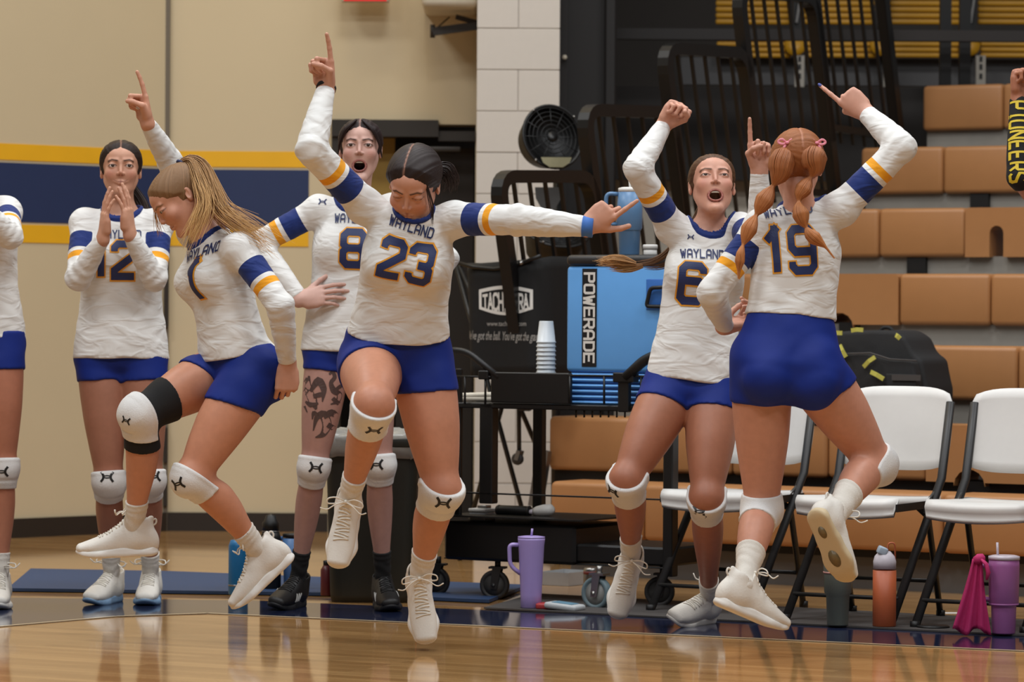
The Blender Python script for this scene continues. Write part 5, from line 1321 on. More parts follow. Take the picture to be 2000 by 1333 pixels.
def person(cfg):
    D = cfg['D']; J = {}
    for k, v in cfg['j'].items():
        if v[0] == 'floor': J[k] = G(v[1], v[2]) + np.array([0, 0, .090])
        else: J[k] = P(v[0], v[1], D + (v[2] if len(v) > 2 else 0))
    pel, neck = J['pel'], J['neck']; ax = nrm(neck - pel); L = np.linalg.norm(neck - pel)
    base = np.array([pel[0], pel[1], 0.0])
    for k in ('A', 'B'):
        if cfg.get('log', False): print(cfg['id'], k, 'thigh %.2f shin %.2f upper %.2f fore %.2f' % tuple(np.linalg.norm(J[a + k] - J[b + k]) for a, b in (('hip', 'kn'), ('kn', 'an'), ('sh', 'el'), ('el', 'wr'))), 'torso %.2f' % L)
    root = thing('person', cfg['label'], 'person', base)
    f0, f1 = nrm(cfg.get('pf', cfg['cf'])), nrm(cfg['cf'])           # which way the hips and the chest face
    right = np.cross(f1, ax)                                          # image-wise side, used for small offsets
    ls, as_ = cfg.get('leg', 1.0), cfg.get('arm', 1.0); seed = cfg.get('seed', 1)
    sc = lambda prof, k, g=0: [(t, a * k + g, b * k + g) + tuple(r) for t, a, b, *r in prof]
    # --- chains of shapes
    wgt = cfg.get('wid', 1.0)
    core = [(LIMB(pel, neck, f0, sc(TB, wgt), f1), .02, '+')]
    s0 = perp(np.cross(f0, ax), ax); fr1 = perp(f1, ax); fr0 = perp(f0, ax); s1 = np.cross(fr1, ax)
    for sx in (-1, 1):
        core.append((EL(pel + s0 * sx * .078 - fr0 * .068 - ax * .035, (.080, .075, .085)), .05, '+'))
        core.append((EL(pel + ax * L * .70 + s1 * sx * .068 + fr1 * .068, (.056, .052, .054)), .04, '+'))
    for k in 'AB': core.append((RC(neck - ax * .045, J['sh' + k] - ax * .006, .050, .038), .05, '+'))
    H = head_frame(J['head'], cfg['hf'], cfg.get('hu', (0, 0, 1)), cfg.get('hk', 1.0), cfg.get('hw', 1.0))
    om = cfg.get('mouth', 0.0); slit = cfg.get('slit', .0042)
    core.append((LIMB(neck - ax * .05, H.p(0, .022, -.060), f1, [(0, .054, .054), (.4, .048, .050), (1, .047, .052)]), .03, '+'))
    hp = head_prims(H, om, slit, cfg.get('smile', 0))
    legs, arms, hands = {}, {}, {}
    LF = {}
    for k in 'AB':
        a, b, c = J['hip' + k], J['kn' + k], J['an' + k]
        bend = b - (a + c) / 2; lf = nrm(bend) if np.linalg.norm(bend) > .05 else nrm(f0 - 0 * f0); LF[k] = lf
        tf = perp(lf, nrm(b - a)) if np.linalg.norm(bend) > .05 else f0
        legs[k] = [(LIMB(a, b, lf, sc(TH, ls)), .02, '+'), (EL(b + lf * .006, np.array((.052, .054, .056)) * ls), .03, '+'), (LIMB(b, c, lf, sc(SH, ls)), .03, '+'), (RC(c, c - perp(cfg['up' + k] if ('up' + k) in cfg else b - c, nrm(cfg['toe' + k])) * .050 + nrm(cfg['toe' + k]) * .10, .026, .018), .02, '+')]
        sa, ea, wa_ = J['sh' + k], J['el' + k], J['wr' + k]
        hn = cfg['hand' + k]
        arms[k] = [(EL(sa, (.043, .043, .042)), .02, '+'), (LIMB(sa, ea, fr1, sc(UA, as_)), .03, '+'), (LIMB(ea, wa_, hn[1], [(t, r1 * as_, r2 * as_) for t, r1, r2 in FA]), .025, '+')]
        hands[k] = hand_prims(wa_, hn[0], hn[1], hn[2], hn[3], cfg.get('handk', 1.0))
    # --- skin: one continuous surface
    prims_all = core + hp + sum(legs.values(), []) + sum(arms.values(), []) + sum(hands.values(), [])
    lo, hi = union_bb([p for p in prims_all if p[2] == '+']); hlo, hhi = union_bb([p for p in hp if p[2] == '+'])
    coarse = cfg.get('coarse', False)
    fine = [] if coarse == 2 else [(hlo - .006, hhi + .006, .0034 if coarse or cfg.get('noface') else .0028)]
    for k in 'AB':
        if not coarse or k in cfg.get('finehands', ''): a, b = union_bb(hands[k]); fine.append((a - .006, b + .006, .0036))
    g = Grid(lo - .03, hi + .03, .0095, fine); Dg = g.full()
    A, sl = fill(g, core + hp); Dg[sl] = A
    for k in 'AB': merge(Dg, fill(g, legs[k], .11), .005, J['hip' + k], .05, .12, g)
    for k in 'AB': merge(Dg, fill(g, arms[k] + hands[k], .05), .003, J['sh' + k], .035, .09, g)
    V, F = surfnet(Dg, g.c); del Dg
    sk, skl = np.array(srgb(*cfg['skin'])[:3]), np.array(srgb(*cfg.get('skinleg', cfg['skin']))[:3])
    hc = np.array(srgb(*cfg['hair'])[:3])
    cols = face_colours(H, V, sk, hc, om, cfg.get('smile', 0), slit, 1.0, cfg.get('lip', (158, 82, 76)))
    w = np.clip((np.dot(V - pel, ax) < .12).astype(float), 0, 1) * (np.min([np.linalg.norm(V - J['wr' + k], axis=1) for k in 'AB'], 0) > .21)
    cols = cols * (1 - w[:, None]) + skl * w[:, None]
    for k in 'AB':                                                   # rosier knuckles and knees
        ww = .22 * np.exp(-(np.linalg.norm(V - J['kn' + k], axis=1) / .09) ** 2); cols = cols * (1 - ww[:, None]) + np.array(srgb(150, 78, 60)[:3]) * ww[:, None]
    body = put('body', V, F, M_skin, root, base, cols)
    bodyb = BVHTree.FromPolygons([Vector(v) for v in V], [list(map(int, f)) for f in F]) if cfg.get('tattoo') else None
    # --- eyes, teeth
    if slit > .002 and not cfg.get('noface'):
        for x in (-1, 1):
            b = MB(); ez = nrm(H.R @ np.array((cfg.get('gaze', (0, 0))[0], -1, cfg.get('gaze', (0, 0))[1])))
            M = Vector(ez).to_track_quat('Z', 'Y').to_matrix().to_4x4(); M.translation = Vector(H.p(x * .031, -.0785, .003) - base)
            r = .0134 * H.k; b.lathe([(r * math.sin(a), r * math.cos(a)) for a in np.linspace(math.pi, .52, 10)], 20, M); e = b.build('eye', M_eye, root)
            b = MB(); b.lathe([(r * math.sin(a), r * 1.01 * math.cos(a)) for a in np.linspace(.53, .0, 6)], 20, M); b.build('iris', M_iris, e)
    if om > .3 or cfg.get('teeth'):
        b = MB(); b.tube([H.p(x, -.0815 + 8 * x * x, -.0615 + (0 if om > .3 else -.001)) - base for x in np.linspace(-.0145, .0145, 7)], .0022 * H.k, 6, .0034 * H.k, up=H.R[:, 2]); b.build('teeth', M_teeth, root)
    # --- jersey
    jm = cfg.get('jersey', M_jersey); jw = cfg.get('jw', 1.0); th = cfg.get('hem', 0.0)
    jt = [(LIMB(pel, neck, f0, sc(TJ, jw), f1), .02, '+')]
    for sx in (-1, 1): jt.append((EL(pel + ax * L * .70 + s1 * sx * .066 + fr1 * .074, (.062, .055, .060)), .06, '+'))
    for sx in (-1, 1): jt.append((EL(pel + s0 * sx * .078 - fr0 * .066 - ax * .035, (.096, .092, .102)), .06, '+'))
    for k in 'AB': jt.append((RC(neck - ax * .045, J['sh' + k] - ax * .004, .058, .047), .05, '+'))
    js = {}
    for k in 'AB':
        hn = cfg['hand' + k]; sa, ea, wa_ = J['sh' + k], J['el' + k], J['wr' + k]
        js[k] = [(EL(sa, (.051, .051, .050)), .02, '+'), (LIMB(sa, ea, fr1, sc(UA, as_, .0085)), .03, '+')]
        if not cfg.get('short'): js[k].append((LIMB(ea, wa_, hn[1], [(t, r1 * as_ + .0065, r2 * as_ + .0065) for t, r1, r2 in FA[:-1]] + [(.97, .031 * as_, .0265 * as_)]), .025, '+'))
    nho = cfg.get('nh', 0); neckhole = RC(neck + ax * (nho - .010) + fr1 * .016, neck + ax * (.16 + nho) + fr1 * .02, cfg.get('nr', .065), .085)
    lo, hi = union_bb(jt + js['A'] + js['B']); fine = [(neck - .105, neck + .105, .0034)] + ([] if coarse else [(J['wr' + k] - .05, J['wr' + k] + .05, .0042) for k in 'AB'])
    g = Grid(lo - .03, hi + .03, .0068, fine); Dg = g.full(); A, sl = fill(g, jt); Dg[sl] = A
    X, Y, Z = g.xyz(tuple(slice(0, len(c)) for c in g.c))
    hc_ = pel + ax * L * th; hn_ = nrm(-ax + fr0 * cfg.get('hemtilt', 0) + s0 * cfg.get('hemroll', 0))
    Dg += folds(X, Y, Z, .0014, seed).astype(f32)
    tdown = ((X - pel[0]) * ax[0] + (Y - pel[1]) * ax[1] + (Z - pel[2]) * ax[2]) / L
    Dg += (.0010 * np.sin(tdown * 52 + 3.4 * np.sin(X * 21 + Y * 13 + seed)) * np.exp(-((tdown - .28) / .22) ** 2)).astype(f32)
    plane = ((X - hc_[0]) * hn_[0] + (Y - hc_[1]) * hn_[1] + (Z - hc_[2]) * hn_[2])
    Dg = smax(Dg, (plane + .0015 * np.sin(X * 40 + Y * 25 + seed)).astype(f32), .003)
    for k in 'AB':
        A, sl = fill(g, js[k], .05); xx, yy, zz = g.xyz(sl); el = J['el' + k]; r2 = (xx - el[0]) ** 2 + (yy - el[1]) ** 2 + (zz - el[2]) ** 2
        wr = js[k][-1][0].uvw(xx, yy, zz)[2]; wu = js[k][1][0].uvw(xx, yy, zz)[2]
        A = A + (.0020 * (np.sin(wr * 34 + 2 * np.sin(xx * 30 + yy * 20)) * np.exp(-r2 / .11 ** 2)) + .0005 * np.sin(wu * 40 + 3 * np.sin(yy * 40 + xx * 20)) + folds(xx, yy, zz, .0009, seed + 1)).astype(f32)
        cutw = js[k][-1][0]; e = cutw.a + cutw.ax * cutw.L * (.955 if not cfg.get('short') else .55); pl_ = ((xx - e[0]) * cutw.ax[0] + (yy - e[1]) * cutw.ax[1] + (zz - e[2]) * cutw.ax[2])
        near = np.where(wr > .5, pl_, -1); A = smax(A, near.astype(f32), .003)
        merge(Dg, (A, sl), .004, J['sh' + k], .045, .10, g)
    nh = neckhole.d(X, Y, Z).astype(f32); rib = np.maximum(np.abs(nh - .0055) - .0055, Dg - .0055); Dg = smax(Dg, -nh, .003); Dg = np.minimum(Dg, smax(rib, -Dg - .035, .003))
    V, F = surfnet(Dg, g.c); del Dg
    dt = peval(jt, V); at_ = np.zeros(len(V))
    for k in 'AB':
        du = js[k][1][0].d(V[:, 0], V[:, 1], V[:, 2]); df = js[k][2][0].d(V[:, 0], V[:, 1], V[:, 2]) if len(js[k]) > 2 else du + 1
        sa, ea = J['sh' + k], J['el' + k]; lim = js[k][1][0]; t = ((V - sa) @ lim.ax) + cfg.get('st' + k, 0)
        t = np.where(df < du, .39, t) * np.clip((dt - np.minimum(du, df) + .014) / .010, 0, 1); m = np.minimum(du, df) < dt + .014; at_[m] = np.maximum(at_[m], np.clip(t[m], 0, .39))
    jo = put('jersey' if cfg.get('num') else 'shirt', V, F, jm, root, base, None, {'arm_t': at_, 'collar': neckhole.d(V[:, 0], V[:, 1], V[:, 2])})
    tv = np.ones(len(V), bool)
    for k in 'AB':
        tv &= dt < js[k][1][0].d(V[:, 0], V[:, 1], V[:, 2]) + .035
        if len(js[k]) > 2: tv &= dt < js[k][2][0].d(V[:, 0], V[:, 1], V[:, 2]) + .004
    jb = BVHTree.FromPolygons([Vector(v) for v in V], [list(map(int, f)) for f in F if tv[f].all()])
    # printed name, number and chest emblem
    bk = cfg.get('back', False); N_ = -fr1 if bk else fr1; U_ = np.cross(ax, N_)
    U_ = U_ if np.dot(U_, _r) > 0 or abs(np.dot(U_, _r)) < .4 else U_
    for (txt, px, py, h, stroke, wide, roll, arch, ol) in cfg.get('print', []):
        dr = ray(px, py); hit = jb.ray_cast(Vector(EYE), Vector(dr / np.linalg.norm(dr)))
        if hit[0] is None: print('no hit', cfg['id'], txt); continue
        c = np.array(hit[0]); ca, sa_ = math.cos(roll), math.sin(roll); U2 = U_ * ca + ax * sa_; A2 = -U_ * sa_ + ax * ca
        nm = 'number' if txt.isdigit() else 'lettering'
        if txt == '*':
            decal('emblem', emblem_quads(h), c, U2, A2, N_, jb, M_navy_ink, jo, base, .0022); continue
        gp = cfg.get('gap', 1.9)
        for wh in (range(len(txt)) if txt.isdigit() else (None,)):
            if ol: decal(nm + '_outline', text_quads(txt, h, stroke + ol, wide, gp, arch, ol / 2, wh), c, U2, A2, N_, jb, M_gold_ink, jo, base, .0022)
            decal(nm, text_quads(txt, h, stroke, wide, gp, arch, stroke * .4 if len(txt) > 3 else 0, wh), c, U2, A2, N_, jb, M_navy_ink, jo, base, .0040)
    # --- shorts
    if not cfg.get('noshorts'):
        sp = [(LIMB(pel, neck, f0, sc(TB[:5], wgt, .008), f1), .02, '+')] + [(EL(pel + s0 * sx * .078 - fr0 * .068 - ax * .035, (.088, .083, .093)), .05, '+') for sx in (-1, 1)]
        lg = {k: [(LIMB(J['hip' + k], J['kn' + k], LF[k], sc(TH, ls, .0065)), .02, '+')] for k in 'AB'}
        lo, hi = union_bb(sp + lg['A'] + lg['B']); g = Grid(lo - .02, hi + .02, .0068); Dg = g.full(); A, sl = fill(g, sp); Dg[sl] = A
        for k in 'AB':
            A, sl = fill(g, lg[k], .12); xx, yy, zz = g.xyz(sl); li = lg[k][0][0]; cut = cfg.get('cut' + k, .085); e = J['hip' + k] + li.ax * cut; nn = nrm(li.ax * 1.0 - ax * cfg.get('cutmix', .45))
            A = smax(A, ((xx - e[0]) * nn[0] + (yy - e[1]) * nn[1] + (zz - e[2]) * nn[2]).astype(f32), .003); merge(Dg, (A, sl), .007, J['hip' + k], .042, .12, g)
        X, Y, Z = g.xyz(tuple(slice(0, len(c)) for c in g.c)); Dg += folds(X, Y, Z, .0012, seed + 5).astype(f32)
        e = pel + ax * L * (th + cfg.get('sg', .06)) + s0 * 0; hw = nrm(-hn_); Dg = smax(Dg, ((X - e[0]) * hw[0] + (Y - e[1]) * hw[1] + (Z - e[2]) * hw[2]).astype(f32), .003)
        V, F = surfnet(Dg, g.c); so = put('shorts', V, F, M_shorts, root, base)
        if cfg.get('shortlogo'):
            sbv = BVHTree.FromPolygons([Vector(v) for v in V], [list(map(int, f)) for f in F]); dr = ray(*cfg['shortlogo']); hit = sbv.ray_cast(Vector(EYE), Vector(dr / np.linalg.norm(dr)))
            if hit[0] is not None: decal('emblem', emblem_quads(.014), np.array(hit[0]), np.array([1., 0, 0]), np.array([0, 0, 1.]), np.array([0, -1., 0]), sbv, M_white_ink, so, base, .002)
    # --- knee pads, brace, socks, shoes
    for k in 'AB':
        if cfg.get('nolegs'): break
        kn, an = J['kn' + k], J['an' + k]; lf = LF[k]; at1 = nrm(J['hip' + k] - kn); as1 = nrm(an - kn)
        def shell(name, grow, up_, dn, m, h=.0048, puff=0, prims=None, c=None, quilt=False, shin=None):
            pr = prims or legs[k][:3]; cc = kn; R_ = max(up_, dn) + .10; g = Grid(cc - R_, cc + R_, h); A, sl = fill(g, pr, .06); xx, yy, zz = g.xyz(sl)
            pt_ = (xx - kn[0]) * at1[0] + (yy - kn[1]) * at1[1] + (zz - kn[2]) * at1[2]; ps = (xx - kn[0]) * as1[0] + (yy - kn[1]) * as1[1] + (zz - kn[2]) * as1[2]
            fd = nrm(lf + (f0 if np.linalg.norm(bend) < .05 else 0)); ff = (xx - kn[0]) * fd[0] + (yy - kn[1]) * fd[1] + (zz - kn[2]) * fd[2]
            A = A - grow - puff * np.clip(ff / .05, 0, 1) ** 1.5 * np.clip(1 - np.maximum(pt_ / max(up_, .02), ps / dn) ** 4, 0, 1)
            if quilt: A = A + .0045 * np.exp(-((ps - (dn * .55)) / .0055) ** 2) * (ff > .01) - .003 * np.exp(-((pt_ - up_ + .008) / .006) ** 2)
            A = A + folds(xx, yy, zz, .0012, seed + 3)
            A = smax(smax(A, (pt_ - up_), .003) if not shin else smax(smax(A, (shin[0] - ps), .003), pt_ - shin[1], .003), (ps - dn), .003).astype(f32); D_ = g.full(); D_[sl] = A
            V, F = surfnet(D_, g.c); return put(name, V, F, m, root, base), V, F
        if cfg.get('brace') == k: shell('knee_sleeve', .006, .125, .125, M_brace)
        po, V, F = shell('knee_pad', .0115 if cfg.get('brace') == k else .0062, *cfg.get('pad' + k, cfg.get('pad', (.038, .076))), M_pad, puff=.0045, quilt=not cfg.get('plainpad'), shin=cfg.get('shin' + k))
        if cfg.get('padlogo', {}).get(k):
            px, py = cfg['padlogo'][k]; pb = BVHTree.FromPolygons([Vector(v) for v in V], [list(map(int, f)) for f in F]); dr = ray(px, py); hit = pb.ray_cast(Vector(EYE), Vector(dr / np.linalg.norm(dr)))
            if hit[0] is not None:
                N2 = np.array(hit[1]); N2 = nrm(N2 if np.dot(N2, ray(px, py)) < 0 else -N2); N2 = nrm(N2 + np.array([0, -.35, 0])); V2 = perp(-as1 + at1 * .15, N2); U2 = np.cross(V2, N2); decal('emblem', emblem_quads(cfg.get('emb' + k, .0225)), np.array(hit[0]), U2, V2, N2, pb, M_black_ink, po, base, .0015)
        # sock
        sm_ = cfg.get('sock', M_sock); pr = [(LIMB(kn, an, lf, [(t, a * ls + .0045, b * ls + .0045, c_ * 0 + 0, d_) for t, a, b, c_, d_ in [(list(p) + [0] * (5 - len(p))) for p in SH]]), .02, '+')]
        su = cfg.get('sockh', .115); g = Grid(an - .16 - (su - .1), an + .16 + (su - .1), .0048); A, sl = fill(g, pr, .05); xx, yy, zz = g.xyz(sl); q = -((xx - an[0]) * as1[0] + (yy - an[1]) * as1[1] + (zz - an[2]) * as1[2])
        A = A + .0010 * np.sin(q * 320) * (q > su - .035) + .0012 * np.sin(q * 150 + 2 * np.sin(xx * 60 + yy * 40)) * (q < su - .035)
        A = smax(A, (q - su), .003).astype(f32); D_ = g.full(); D_[sl] = A; V, F = surfnet(D_, g.c)
        if len(V): put('sock', V, F, sm_, root, base)
        # shoe
        ty = nrm(cfg['toe' + k]); tz = perp(cfg['up' + k] if ('up' + k) in cfg else -as1, ty); tx = np.cross(ty, tz); o_ = an - tz * .088 * 1.0
        kshoe = cfg.get('shoek', 1.0); Ms = frame4(o_ - base, tx, ty, tz) @ Matrix.Scale(kshoe, 4); st = cfg.get('shoe', ('white', 'white'))
        sh = inst('shoe', UP[st[0]], root, Ms); inst('sole', SO[cfg.get('sole' + k, st[1])], sh, Matrix.Identity(4))
        if st[0] == 'white': inst('laces', LACE[cfg.get('loop' + k, True)], sh, Matrix.Identity(4)); inst('tongue_tab', TAB, sh, Matrix.Identity(4)); inst('heel_loop', HEELLOOP, sh, Matrix.Identity(4))
        else: inst('laces', LACEB, sh, Matrix.Identity(4)); inst('side_stripes', STRIPES, sh, Matrix.Identity(4)); inst('tongue_tab', TONGUE, sh, Matrix.Identity(4))
        if cfg.get('sole' + k) == 'gum': [inst('sole_window', w_, sh, Matrix.Identity(4)) for w_ in SOLEWIN]
    # --- hair
    if not cfg.get('nohair'):
        skull = [(H.el((0, .020, .030), (.0715, .090, .074)), .01, '+'), (H.el((0, -.024, -.026), (.0555, .066, .076)), .03, '+'), (H.el((0, -.032, .038), (.059, .059, .048)), .03, '+')]
        lo, hi = union_bb(skull); g = Grid(lo - .03, hi + .03, .0042); A, sl = fill(g, skull); xx, yy, zz = g.xyz(sl)
        q = [(((xx - H.o[0]) * H.R[0, i] + (yy - H.o[1]) * H.R[1, i] + (zz - H.o[2]) * H.R[2, i]) / H.kv[i]) for i in range(3)]
        hl = cfg.get('hairline', .066); n2, n3 = .74, .67
        pl = (q[1] + .074) * n2 + (q[2] - hl + .25 * np.abs(q[0])) * n3
        pl = np.minimum(pl, (q[2] + .088) * .8 + .0 * q[1]); pl = np.minimum(pl, (q[1] + .035) * 1.0 + .0 + np.clip((q[2] - .015) * 2, -.02, 1))
        tk = cfg.get('hairthick', .010)
        an_ = nrm(cfg.get('tie', (0, .09, .03))); e1 = nrm(np.cross(an_, (1, .3, .2))); e2 = np.cross(an_, e1)
        phi = np.arctan2(q[0] * e1[0] + q[1] * e1[1] + q[2] * e1[2], q[0] * e2[0] + q[1] * e2[1] + q[2] * e2[2])
        part = cfg.get('part', 0)
        th_ = np.clip(.42 * pl, -.014, tk) + .0010 * np.sin(phi * 46 + 4 * np.sin(phi * 7))
        if part: th_ = th_ - .0035 * np.exp(-((q[0] - cfg.get('partx', 0)) / .0035) ** 2) * (q[2] > .02)
        A = (A - (th_ * H.k)).astype(f32); D_ = g.full(); D_[sl] = A; V, F = surfnet(D_, g.c); Q_ = H.loc(V)
        ph = np.arctan2(Q_ @ e1, Q_ @ e2); hcol = np.tile(hc, (len(V), 1))
        if cfg.get('hairdark') is not None: w = np.clip(1 - (Q_[:, 2] - .0) / .06, 0, 1)[:, None] * 0; 
        if part:
            w = (.55 * np.exp(-((Q_[:, 0] - cfg.get('partx', 0)) / .0022) ** 2) * ((Q_[:, 2] > .035) & (Q_[:, 1] < part)))[:, None]; hcol = hcol * (1 - w) + sk * w
        ho = put('hair', V, F, M_hair, root, base, hcol, {'hs': ph + .15 * np.sin(ph * 9)})
        for (nm, path, rad, n, kw, c0, c1) in cfg.get('tails', []):
            pts = [H.p(*p[1:]) if p[0] == 'h' else P(p[0], p[1], D + p[2]) for p in path]
            kw = dict(kw); kw.setdefault('seed', seed); V, F, Hs, K = strands(pts, rad, n, **kw)
            cc = np.array(srgb(*c0)[:3])[None] * (1 - K[:, None]) + np.array(srgb(*c1)[:3])[None] * K[:, None]
            put(nm, V, F, M_strand, ho if nm in ('loose_strands', 'side_lock', 'fringe') else root, base, cc, {'hs': Hs})
    J['H'] = H; J['root'] = root; J['base'] = base; J['bodyb'] = bodyb; J['ax'] = ax; J['hands'] = hands; J['jb'] = jb; J['jo'] = jo; J['LF'] = LF
    return J
# ------------------------------------------------------------------ the players
def tail_k(**k): return k
LOG = False
HIND = [0, 0, 0]
PEOPLE = []
PEOPLE.append(dict(id='p12', D=14.0, seed=1, label='dark-haired player wearing number twelve, clapping her hands before the navy wall stripe',
    skin=(198, 146, 120), skinleg=(164, 112, 90), hair=(44, 30, 24), cf=(.10, -1, 0), pf=(.05, -1, 0),
    j=dict(pel=(236, 708), neck=(238, 420, .02), head=(236, 331, .0), shA=(166, 436, .02), elA=(152, 546, -.14), wrA=(202, 464, -.25), shB=(310, 436, .02), elB=(302, 546, -.13), wrB=(253, 456, -.24),
           hipA=(197, 706), knA=(213, 940, -.02), anA=('floor', 218, 1178), hipB=(276, 706), knB=(290, 938, -.02), anB=('floor', 294, 1178)),
    hf=(.10, -1, .10), hk=1.0, lip=(136, 56, 54), smile=1.0, gaze=(.1, 0),
    handA=((.06, -.05, 1), (1, .35, 0), 'R', 'open'), handB=((-.10, -.05, 1), (-1, .35, 0), 'L', 'open'),
    toeA=(-.28, -1, 0), toeB=(.0, -1, 0), shoe=('white', 'blue'), hem=.02, jw=1.0, leg=.96, arm=.98, num='12', cutA=.075, cutB=.075, cutmix=.3,
    print=[('WAYLAND', 236, 458, .030, 1.15, .50, 0, 0, 0), ('12', 220, 508, .122, 1.35, .60, 0, 0, .55)], shortlogo=(146, 720), padlogo=dict(A=(209, 932), B=(301, 932)),
    part=.10, tie=(.03, .10, -.02), tails=[('ponytail', [('h', .01, .105, -.02), (278, 400, .10), (288, 440, .03), (284, 485, -.02)], [.022, .026, .022, .004], 110, {}, (44, 30, 24), (64, 42, 30))]))
PEOPLE.append(dict(id='p8', D=13.85, seed=2, label='player wearing number eight, hand on hip, mouth open, with a tattooed thigh',
    skin=(206, 164, 150), skinleg=(180, 138, 126), hair=(40, 28, 28), cf=(-.05, -1, 0), pf=(.0, -1, 0),
    j=dict(pel=(681, 695), neck=(694, 404, .02), head=(704, 290, -.02), shA=(624, 410, .02), elA=(503, 476, .03), wrA=(588, 586, -.10), shB=(765, 408, .02), elB=(872, 505, .03), wrB=(792, 592, -.08),
           hipA=(642, 692), knA=(613, 912, -.02), anA=('floor', 580, 1188), hipB=(721, 692), knB=(741, 908, -.02), anB=('floor', 748, 1190)),
    hf=(.0, -1, .08), hk=1.0, hw=1.04, mouth=.95, gaze=(0, -.05), lip=(150, 84, 80),
    handA=((.90, -.25, .20), (.3, .9, -.3), 'R', 'spread'), handB=((-.85, -.3, .2), (-.3, .9, -.3), 'L', 'spread'),
    toeA=(-.30, -1, 0), toeB=(.16, -1, 0), shoe=('black', 'dark'), sock=M_bsock, sockh=.135, hem=.02, leg=.90, num='8', cutA=.065, cutB=.065, cutmix=.3, tattoo=True, noloop=True,
    print=[('WAYLAND', 693, 427, .030, 1.15, .50, 0, 0, 0), ('8', 690, 485, .122, 1.35, .60, 0, 0, .55), ('*', 630, 394, .013, 0, 0, 0, 0, 0)], padlogo=dict(A=(617, 914), B=(735, 908)), shortlogo=(588, 682),
    hairline=.066, part=.12, tie=(.0, .10, .02), tails=[('ponytail', [('h', .0, .105, .01), ('h', .02, .13, -.03), ('h', .03, .12, -.10)], [.020, .026, .004], 90, {}, (40, 28, 28), (44, 30, 28)),
       ('side_lock', [('h', -.012, -.070, .098), ('h', -.050, -.078, .062), ('h', -.072, -.060, .015), ('h', -.078, -.045, -.03)], [.006, .014, .010, .003], 60, dict(wave=.001, flat=.5), (40, 28, 28), (44, 30, 30)),
       ('side_lock', [('h', .008, -.070, .098), ('h', .046, -.078, .064), ('h', .070, -.062, .015), ('h', .080, -.048, -.045)], [.006, .014, .010, .003], 60, dict(wave=.001, flat=.5, seed=9), (40, 28, 28), (44, 30, 30))]))
PEOPLE.append(dict(id='p0', D=13.95, seed=3, label='player at the left edge, only a white sleeve and one leg in view',
    skin=(198, 146, 120), skinleg=(180, 118, 92), hair=(60, 42, 32), cf=(.2, -1, 0), coarse=2,
    j=dict(pel=(-42, 680), neck=(-48, 400, .02), head=(-66, 312, 0), shA=(-120, 418, .02), elA=(-130, 530, -.12), wrA=(-70, 440, -.25), shB=(12, 414, .02), elB=(20, 462, -.26), wrB=(-40, 400, -.36),
           hipA=(-82, 680), knA=(-78, 920, -.02), anA=('floor', -76, 1188), hipB=(-2, 680), knB=(4, 915, -.02), anB=('floor', 0, 1186)),
    hf=(.4, -1, 0), handA=((.2, -.1, 1), (1, .2, 0), 'R', 'open'), handB=((-.4, -.2, .9), (-1, .2, 0), 'L', 'open'), toeA=(-.2, -1, 0), toeB=(.10, -1, 0),
    shoe=('white', 'white'), hem=.05, num='4', cutA=.085, cutB=.085, cutmix=.3, leg=.97, padlogo=dict(B=(3, 922)),
    tails=[('ponytail', [('h', 0, .10, .0), (-30, 400, .06), (-8, 470, .02), (0, 535, 0)], [.02, .028, .022, .004], 70, {}, (60, 42, 32), (70, 48, 34))]))
PEOPLE.append(dict(id='p1', D=12.8, seed=4, label='blond ponytailed player wearing number one, hopping in profile, finger pointed up',
    skin=(204, 148, 122), skinleg=(200, 138, 108), hair=(130, 98, 68), cf=(-.86, -.50, -.25), pf=(-.86, -.5, 0),
    j=dict(pel=(465, 728), neck=(412, 462, 0), head=(352, 388, -.02), shA=(378, 452, .13), elA=(338, 326, .24), wrA=(287, 238, .10), shB=(468, 486, -.14), elB=(548, 598, -.24), wrB=(562, 712, -.13),
           hipA=(440, 724, .08), knA=(274, 812, -.12), anA=(262, 1038, .06), hipB=(490, 742, -.08), knB=(374, 934, -.16), anB=(512, 1084, .0)),
    hf=(-.72, -.28, -.62), hu=(-.6, 0, .75), hk=1.02, slit=.0022, gaze=(0, -.3),
    handA=((-.22, 0, 1), (-.85, -.5, 0), 'R', 'point'), handB=((-.04, -.05, -1), (-.2, .95, 0), 'L', 'relax'),
    toeA=(-1, -.12, -.04), upA=(0, 0, 1), toeB=(-.72, -.12, -.68), upB=(-.68, -.1, .73), hem=.12, hemroll=.05, padA=(.022, .080), padB=(.018, .080), leg=1.0, arm=.97, num='1', cutA=.10, cutB=.115, cutmix=.5, brace='A', embA=.015, jw=.92, wid=.95,
    print=[('1', 372, 553, .122, 1.35, .60, 0, 0, .55), ('WAYLAND', 392, 492, .030, 1.15, .50, .1, 0, 0)], padlogo=dict(A=(246, 822), B=(347, 946)),
    tie=(0, .07, .085), hairthick=.008, tails=[
       ('ponytail', [('h', .0, .075, .085), ('h', .0, .115, .10), ('h', .0, .14, .05), (432, 420, -.10), (470, 442, -.14), (540, 492, -.18)], [.016, .026, .032, .034, .030, .008], 170, dict(wave=.008, spread=.025), (150, 110, 72), (205, 160, 100)),
       ('ponytail', [('h', .0, .075, .085), ('h', .02, .115, .085), (402, 400, -.16), (385, 440, -.2), (362, 490, -.22)], [.014, .022, .026, .028, .008], 110, dict(wave=.008, spread=.02, seed=21), (152, 112, 74), (214, 170, 106)),
       ('loose_strands', [('h', -.03, -.06, .06), ('h', -.05, -.10, .0), ('h', -.06, -.13, -.06)], [.004, .012, .006], 14, dict(wave=.004, spread=.01), (190, 150, 100), (205, 160, 100))]))
